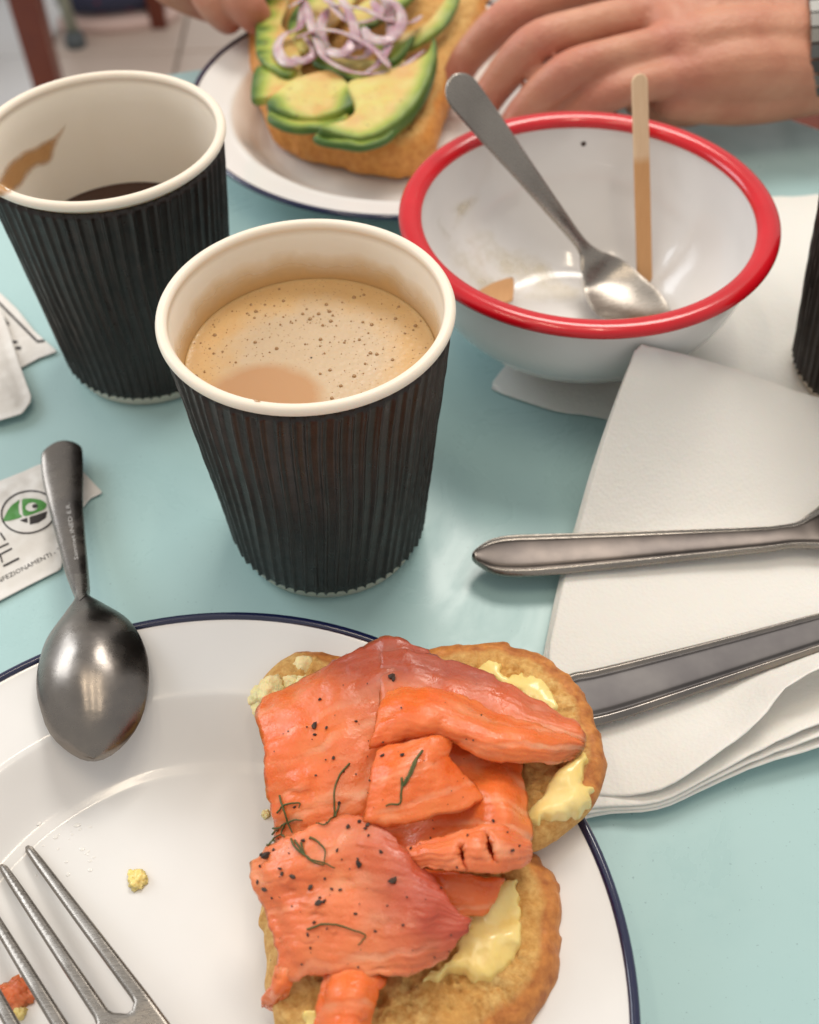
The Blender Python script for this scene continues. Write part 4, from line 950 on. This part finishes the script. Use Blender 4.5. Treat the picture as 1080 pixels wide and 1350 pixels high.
avo([(331, 130), (336, 95), (350, 90), (372, 100), (398, 98), (392, 120), (365, 130), (342, 134)], .031, 'short pale avocado slice at the left edge of the toast', [(330, 132), (334, 110), (336, 92)], h=.0022, seed=3.)
avo([(337, 62), (340, 15), (355, -25), (385, -35), (380, 10), (372, 35), (392, 60), (398, 88), (380, 104), (355, 92), (342, 80)], .0335, 'upright avocado slice at the back left under onion', [(334, 62), (338, 15), (352, -28), (340, 84), (356, 100), (382, 108)], seed=4.)
avo([(412, 85), (430, 72), (470, 78), (510, 85), (535, 80), (532, 96), (500, 112), (462, 108), (430, 96)], .034, 'middle avocado slice crossed by onion rings', [(414, 88), (432, 100), (464, 112), (502, 115), (534, 98)], seed=5.)
avo([(492, 50), (530, 42), (565, 28), (590, 0), (600, -30), (612, -20), (602, 15), (580, 38), (545, 55), (510, 62)], .036, 'dark green avocado slice at the back right', [(500, 64), (545, 60), (584, 42), (606, 15), (614, -20)], seed=6., tilt=(0, .15))
avo([(505, 72), (528, 62), (548, 50), (536, 70), (520, 84), (508, 84)], .0365, 'small green avocado sliver beneath the largest onion ring', [(506, 86), (522, 86), (538, 72), (550, 50)], h=.0022, seed=7.)
avo([(380, 30), (400, 0), (440, -30), (480, -35), (470, 0), (445, 30), (420, 60), (400, 70), (385, 55)], .0345, 'pale avocado slice at the back beneath the tangle of onion', [(380, 40), (398, 0), (438, -34)], seed=8.)
avo([(455, 25), (490, 0), (530, -25), (560, -30), (545, 0), (515, 22), (480, 40)], .0365, 'yellow avocado slice at the back centre behind the onion', [(478, 44), (516, 26), (548, 4), (564, -28)], seed=9.)
# onion rings: flat bands standing on edge
def onion(pts, label, wd=.0050, r=.0006):
    C = crv(np.array(pts, float), 8); P_ = U(C[:, 0], C[:, 1], C[:, 2]/1000); k = len(P_)
    T = np.gradient(P_, axis=0); T /= np.linalg.norm(T, axis=1)[:, None]; B = np.cross(T, [0, 0, 1.]); B /= np.linalg.norm(B, axis=1)[:, None]
    Nn = np.cross(B, T); v, f = [], []; m_ = 10; ang = np.linspace(0, 2*np.pi, m_, endpoint=False)
    lean = .35
    for i in range(k):
        e = math.sqrt(max(.05, 1-(2*i/(k-1)-1)**8)); a_ = B[i]*math.cos(lean)+Nn[i]*math.sin(lean); b_2 = np.cross(a_, T[i])
        for q in ang: v.append(P_[i]+a_*wd/2*math.cos(q)*e+b_2*r*math.sin(q)*e)
    for i in range(k-1):
        for j in range(m_):
            j2 = (j+1) % m_; f.append((i*m_+j, i*m_+j2, (i+1)*m_+j2, (i+1)*m_+j))
    f += [tuple(range(m_))[::-1], tuple(range((k-1)*m_, k*m_))]
    return tag(mk('onion_ring', v, f, M_ONION), label, 'onion', 'red onion rings on the avocado toast')
onion([(476, 100, 38), (500, 82, 41), (515, 50, 43), (514, 18, 43), (502, -10, 42), (470, -20, 41)], 'thick pale onion ring curving down over the avocado front')
onion([(434, 10, 41), (424, 32, 41), (428, 58, 40), (450, 74, 40), (482, 74, 41), (486, 56, 41), (466, 64, 42)], 'onion ring coiled into a small loop at the centre')
onion([(405, 78, 39), (378, 82, 38), (366, 64, 38), (374, 46, 39), (396, 34, 40), (400, -5, 41)], 'onion ring hooked round the left avocado slice')
onion([(404, 0, 42), (410, 30, 43), (420, 55, 43), (432, 78, 41), (470, 96, 39), (520, 92, 38), (560, 66, 38)], 'long purple onion strip running along the front avocado slice')
onion([(425, 0, 45), (450, 8, 46), (480, 12, 46), (510, 26, 45), (540, 30, 43), (556, 20, 41)], 'onion strip crossing over the top towards the crust')
onion([(380, 10, 42), (420, -10, 44), (450, 20, 45), (470, 30, 45), (500, 20, 45), (490, 0, 46)], 'twisted onion strip at the top of the tangle')
onion([(440, -20, 46), (462, 20, 47), (468, 50, 46), (452, 70, 44), (430, 66, 43)], 'onion strip falling down through the middle of the tangle')
onion([(490, -15, 46), (522, 5, 47), (530, 30, 46), (512, 52, 45), (488, 50, 45), (478, 36, 46)], 'curled onion strip at the upper right of the tangle')
onion([(390, 50, 43), (420, 40, 46), (455, 44, 47), (495, 66, 45), (515, 90, 41)], 'onion strip lying across the lower tangle')
onion([(400, 45, 40), (415, 68, 40), (400, 80, 39), (384, 76, 39)], 'short onion end beside the left loop', .004)

# ---------------------------------------------------------------- person: two hands holding the toast
def flesh(name, chains, parent, vox=.0014, smooth=6, red=()):
    vs, fs = [], []
    for P_, R_ in chains:
        P_ = np.array(P_); C = crv(np.c_[P_, np.array(R_)], 5); pts, rr = C[:, :3], C[:, 3]
        bm = bmesh.new()
        for e, s_ in ((0, 1), (-1, -1)):
            bmesh.ops.create_icosphere(bm, subdivisions=2, radius=rr[e]*.995, matrix=Matrix.Translation(V3(pts[e])))
        vs.append(([tuple(q.co) for q in bm.verts], [[q.index for q in g.verts] for g in bm.faces])); bm.free()
        vs.append(tube(pts, rr, 14))
    v, f = join(*vs)
    me = bpy.data.meshes.new('tmp'); me.from_pydata([tuple(map(float, q)) for q in v], [], [tuple(int(i) for i in q) for q in f]); o = bpy.data.objects.new('tmp', me); COL.objects.link(o)
    md = o.modifiers.new('r', 'REMESH'); md.mode = 'VOXEL'; md.voxel_size = vox
    md2 = o.modifiers.new('s', 'SMOOTH'); md2.iterations = smooth; md2.factor = .5
    dg = bpy.context.evaluated_depsgraph_get(); ev = o.evaluated_get(dg).to_mesh()
    V = np.array([q.co[:] for q in ev.vertices]); F = [tuple(p.vertices) for p in ev.polygons]
    o.evaluated_get(dg).to_mesh_clear(); bpy.data.objects.remove(o); bpy.data.meshes.remove(me)
    rd = np.zeros(len(V))
    for c_, r_ in red: rd = np.maximum(rd, np.exp(-((V-c_)**2).sum(1)/r_**2))
    return mk(name, V, F, M_SKIN, parent, {'flush': rd})
person = thing('person', 'person across the table, bare hands gripping the avocado toast', 'person', (*U(900, 60, .0)[:2], .0))
def J(*a): return [U(x, y, z/1000) for x, y, z in a]
wr = U(1072, 56, .036)
fing = [J((815, -22, 46), (740, -8, 50), (672, 22, 46), (618, 74, 30), (596, 118, 18)),
        J((848, 22, 48), (770, 36, 52), (703, 60, 49), (655, 112, 32), (630, 152, 20)),
        J((872, 64, 45), (805, 76, 48), (748, 96, 45), (697, 140, 30), (672, 172, 20)),
        J((892, 102, 38), (835, 114, 40), (790, 130, 36), (745, 156, 25), (722, 178, 18))]
frad = [(.0096, .0082, .0088, .0076, .0066), (.0100, .0084, .0090, .0078, .0068), (.0096, .0081, .0086, .0074, .0064), (.0088, .0073, .0077, .0066, .0056)]
ch = [(p, r) for p, r in zip(fing, frad)]
mcp = [f_[0] for f_ in fing]
for i, q in enumerate(mcp):
    e = wr+np.array([0, (.018, .006, -.006, -.016)[i], (.004, .006, .003, -.004)[i]])
    ch.append(([q, q*.6+e*.4+np.array([0, 0, .002]), e], [(.0110, .0112, .0108, .0098)[i], .0145, .0150]))
    ch.append(([q-np.array([0, 0, .010]), q*.5+e*.5-np.array([0, 0, .010]), e-np.array([0, 0, .006])], [.0095, .013, .014]))
for k_ in (.12, .2, .32, .45, .6, .75, .9):
    line = [q*(1-k_)+(wr+np.array([0, (.018, .006, -.006, -.016)[i], (.004, .006, .003, -.004)[i]]))*k_ for i, q in enumerate(mcp)]
    ch.append((line, [.0108+.003*k_, .0120+.003*k_, .0116+.003*k_, .0102+.003*k_]))
ch.append(([U(965, 105, .024), U(905, 126, .022), U(850, 128, .022)], [.013, .0135, .010]))       # heel of the hand
ch.append((J((960, 0, 30), (880, -40, 24), (800, -50, 20), (720, -30, 16)), [.014, .012, .0105, .0085]))   # thumb, on the far side
fa = U(1330, 40, .045)
ch.append(([wr+np.array([0, .010, 0]), fa+np.array([0, .012, 0])], [.0175, .021])); ch.append(([wr-np.array([0, .010, 0]), fa-np.array([0, .012, 0])], [.0170, .021]))
h1 = flesh('hand', ch, person, red=[(f_[2], .011) for f_ in fing]+[(f_[0], .012) for f_ in fing]+[(f_[4], .014) for f_ in fing]); h1['label'] = 'right-hand side hand with knuckles bent, wearing a watch'
ch2 = [(J((238, -95, 50), (262, -40, 48), (283, 2, 40), (300, 24, 30)), [.0105, .0098, .0092, .0078]), (J((298, -95, 52), (308, -40, 50), (322, 2, 42), (338, 24, 33)), [.0105, .0098, .0092, .0080]),
       (J((350, -100, 54), (360, -60, 52), (368, -40, 46)), [.0105, .0095, .0085]), (J((240, -100, 48), (300, -110, 50), (355, -105, 52)), [.012, .013, .012]),
       (J((190, -80, 40), (215, -30, 34), (250, -6, 26), (282, 10, 20)), [.0115, .0105, .0095, .0080]),
       (J((280, -110, 50), (200, -200, 60))+[np.array([-.24, .86, .14])], [.025, .026, .034])]
h2 = flesh('hand', ch2, person, red=[(U(300, 24, .03), .014), (U(338, 24, .033), .014), (U(282, 10, .02), .013)]); h2['label'] = 'fingertips of the other hand at the top edge'
# watch bracelet round the wrist
axis = (fa-wr)/np.linalg.norm(fa-wr); side = np.cross(axis, [0, 0, 1.]); side /= np.linalg.norm(side); upn = np.cross(side, axis)
wc = wr+axis*.004
wt = thing('wristwatch', 'steel bracelet wristwatch on the wrist at the top right corner', 'watch', tuple(wc-np.array([0, 0, .023])))
for row_ in range(3):
    for i in range(26):
        a0 = 2*math.pi*(i+.5*(row_ % 2))/26; cpos = wc+axis*(row_-1)*.0062+side*(.0318)*math.cos(a0)+upn*.0225*math.sin(a0)
        tn_ = -side*.0318*math.sin(a0)+upn*.0225*math.cos(a0); ln = np.linalg.norm(tn_); tn_ /= ln; nr_ = np.cross(tn_, axis)
        bvx, bf = box((0, 0, 0), (.0058, ln*2*math.pi/26*.9, .0026))
        # bevel the upper edges a little by narrowing the outer face
        vv_ = [wc*0+cpos+axis*q[0]*(.86 if q[2] > 0 else 1)+tn_*q[1]*(.86 if q[2] > 0 else 1)+nr_*(q[2]) for q in bvx]
        mk('link', vv_, bf, M_WATCH, wt, smooth=False)

# ---------------------------------------------------------------- floor level things beyond the table
p1 = U(82, 175, FZ)[:2]; p2 = U(211, 34, FZ)[:2]
ex_ = (p2-p1); nrm = np.array([-ex_[1], ex_[0]]); an = math.atan2(ex_[1], ex_[0])+.35
ch_ = thing('wooden_chair', 'reddish brown wooden chair whose legs show behind the left cup', 'chair', (*(p1+ex_/2+nrm/2), FZ))
SZ = FZ+.45
for q in (p1, p2, p1+nrm, p2+nrm):
    s_ = .046 if q is p1 else .034
    mid_ = (FZ+SZ-.03)/2; v, f = box((q[0], q[1], mid_+.0005), (s_, s_, SZ-.03-FZ), an); v = np.array(v); lowm = v[:, 2] < mid_; v[lowm, :2] = q+(v[lowm, :2]-q)*.85
    mk('leg', v, f, M_WOOD, ch_, smooth=False)
cc = p1+ex_/2+nrm/2; v, f = box((cc[0], cc[1], SZ-.015), (.46, .46, .03), math.atan2(ex_[1], ex_[0])); mk('seat', v, f, M_WOOD, ch_, smooth=False)
pl = U(101, 60, FZ)[:2]
mc = thing('metal_chair', 'chair with thin grey-green tube legs on the floor behind', 'chair', (pl[0], pl[1], FZ))
for dx, dy in ((0, 0), (-.42, 0), (-.42, .42), (0, .42)):
    q = pl+np.array([dx, dy]); top_ = np.array([pl[0]-.21+(q[0]-pl[0]+.21)*.85, pl[1]+.21+(q[1]-pl[1]-.21)*.85, FZ+.45])
    v, f = tube([(q[0], q[1], FZ+.02), top_], .011, 14); lg = mk('leg', v, f, M_PIPE, mc)
    v, f = lathe([(.001, FZ+.0006), (.019, FZ+.0006), (.018, FZ+.018), (.012, FZ+.03)], 20, (q[0], q[1], 0)); mk('foot', v, f, M_RUBBER, lg)
v, f = box((pl[0]-.21, pl[1]+.21, FZ+.462), (.4, .4, .02)); mk('seat', v, f, M_PIPE, mc, smooth=False)
sc_ = U(142, 22, FZ+.02)[:2]
sh = thing('shoe', 'dark patterned shoe with pale pink sole on the floor', 'shoe', (sc_[0], sc_[1], FZ))
tt = np.linspace(0, 2*np.pi, 40, endpoint=False)
ol_ = np.c_[sc_[0]+.02+.115*np.cos(tt), sc_[1]+.012+(.040+.007*np.cos(tt*1+.3))*np.sin(tt)+.02*np.cos(tt)]
v, f, d, s = slab(np.c_[ol_, 0*tt], FZ+.0135, .0125, .008, .008); mk('sole', v, f, M_SOLE, sh)
ol2 = sc_+np.array([.02, .012])+(ol_-sc_-np.array([.02, .012]))*np.array([.95, .9])
def upz(X): return .030+.028*np.clip((X[:, 0]-sc_[0]+.02)/.12, 0, 1)
v, f, d, s = slab(np.c_[ol2, 0*tt], lambda X: FZ+.0265+upz(X), upz, .034, .007); mk('upper', v, f, M_SHOE, sh)
st_c = U(1085, 150, FZ+.45)[:2]+np.array([.10, .02])
st = thing('wooden_stool', 'dark brown wooden stool just beyond the table edge at right', 'stool', (st_c[0], st_c[1], FZ))
v, f = lathe([(.001, FZ+.45), (.155, FZ+.45), (.165, FZ+.444), (.165, FZ+.425), (.155, FZ+.418), (.001, FZ+.418)], 48, (*st_c, 0)); mk('seat', v, [q[::-1] for q in f], M_WOOD, st)
for k in range(4):
    a = .4+k*math.pi/2; d_ = np.array([math.cos(a), math.sin(a)]); v, f = tube([(*(st_c+d_*.15), FZ+.0006), (*(st_c+d_*.11), FZ+.4175)], .014, 12); mk('leg', v, f, M_WOOD, st)
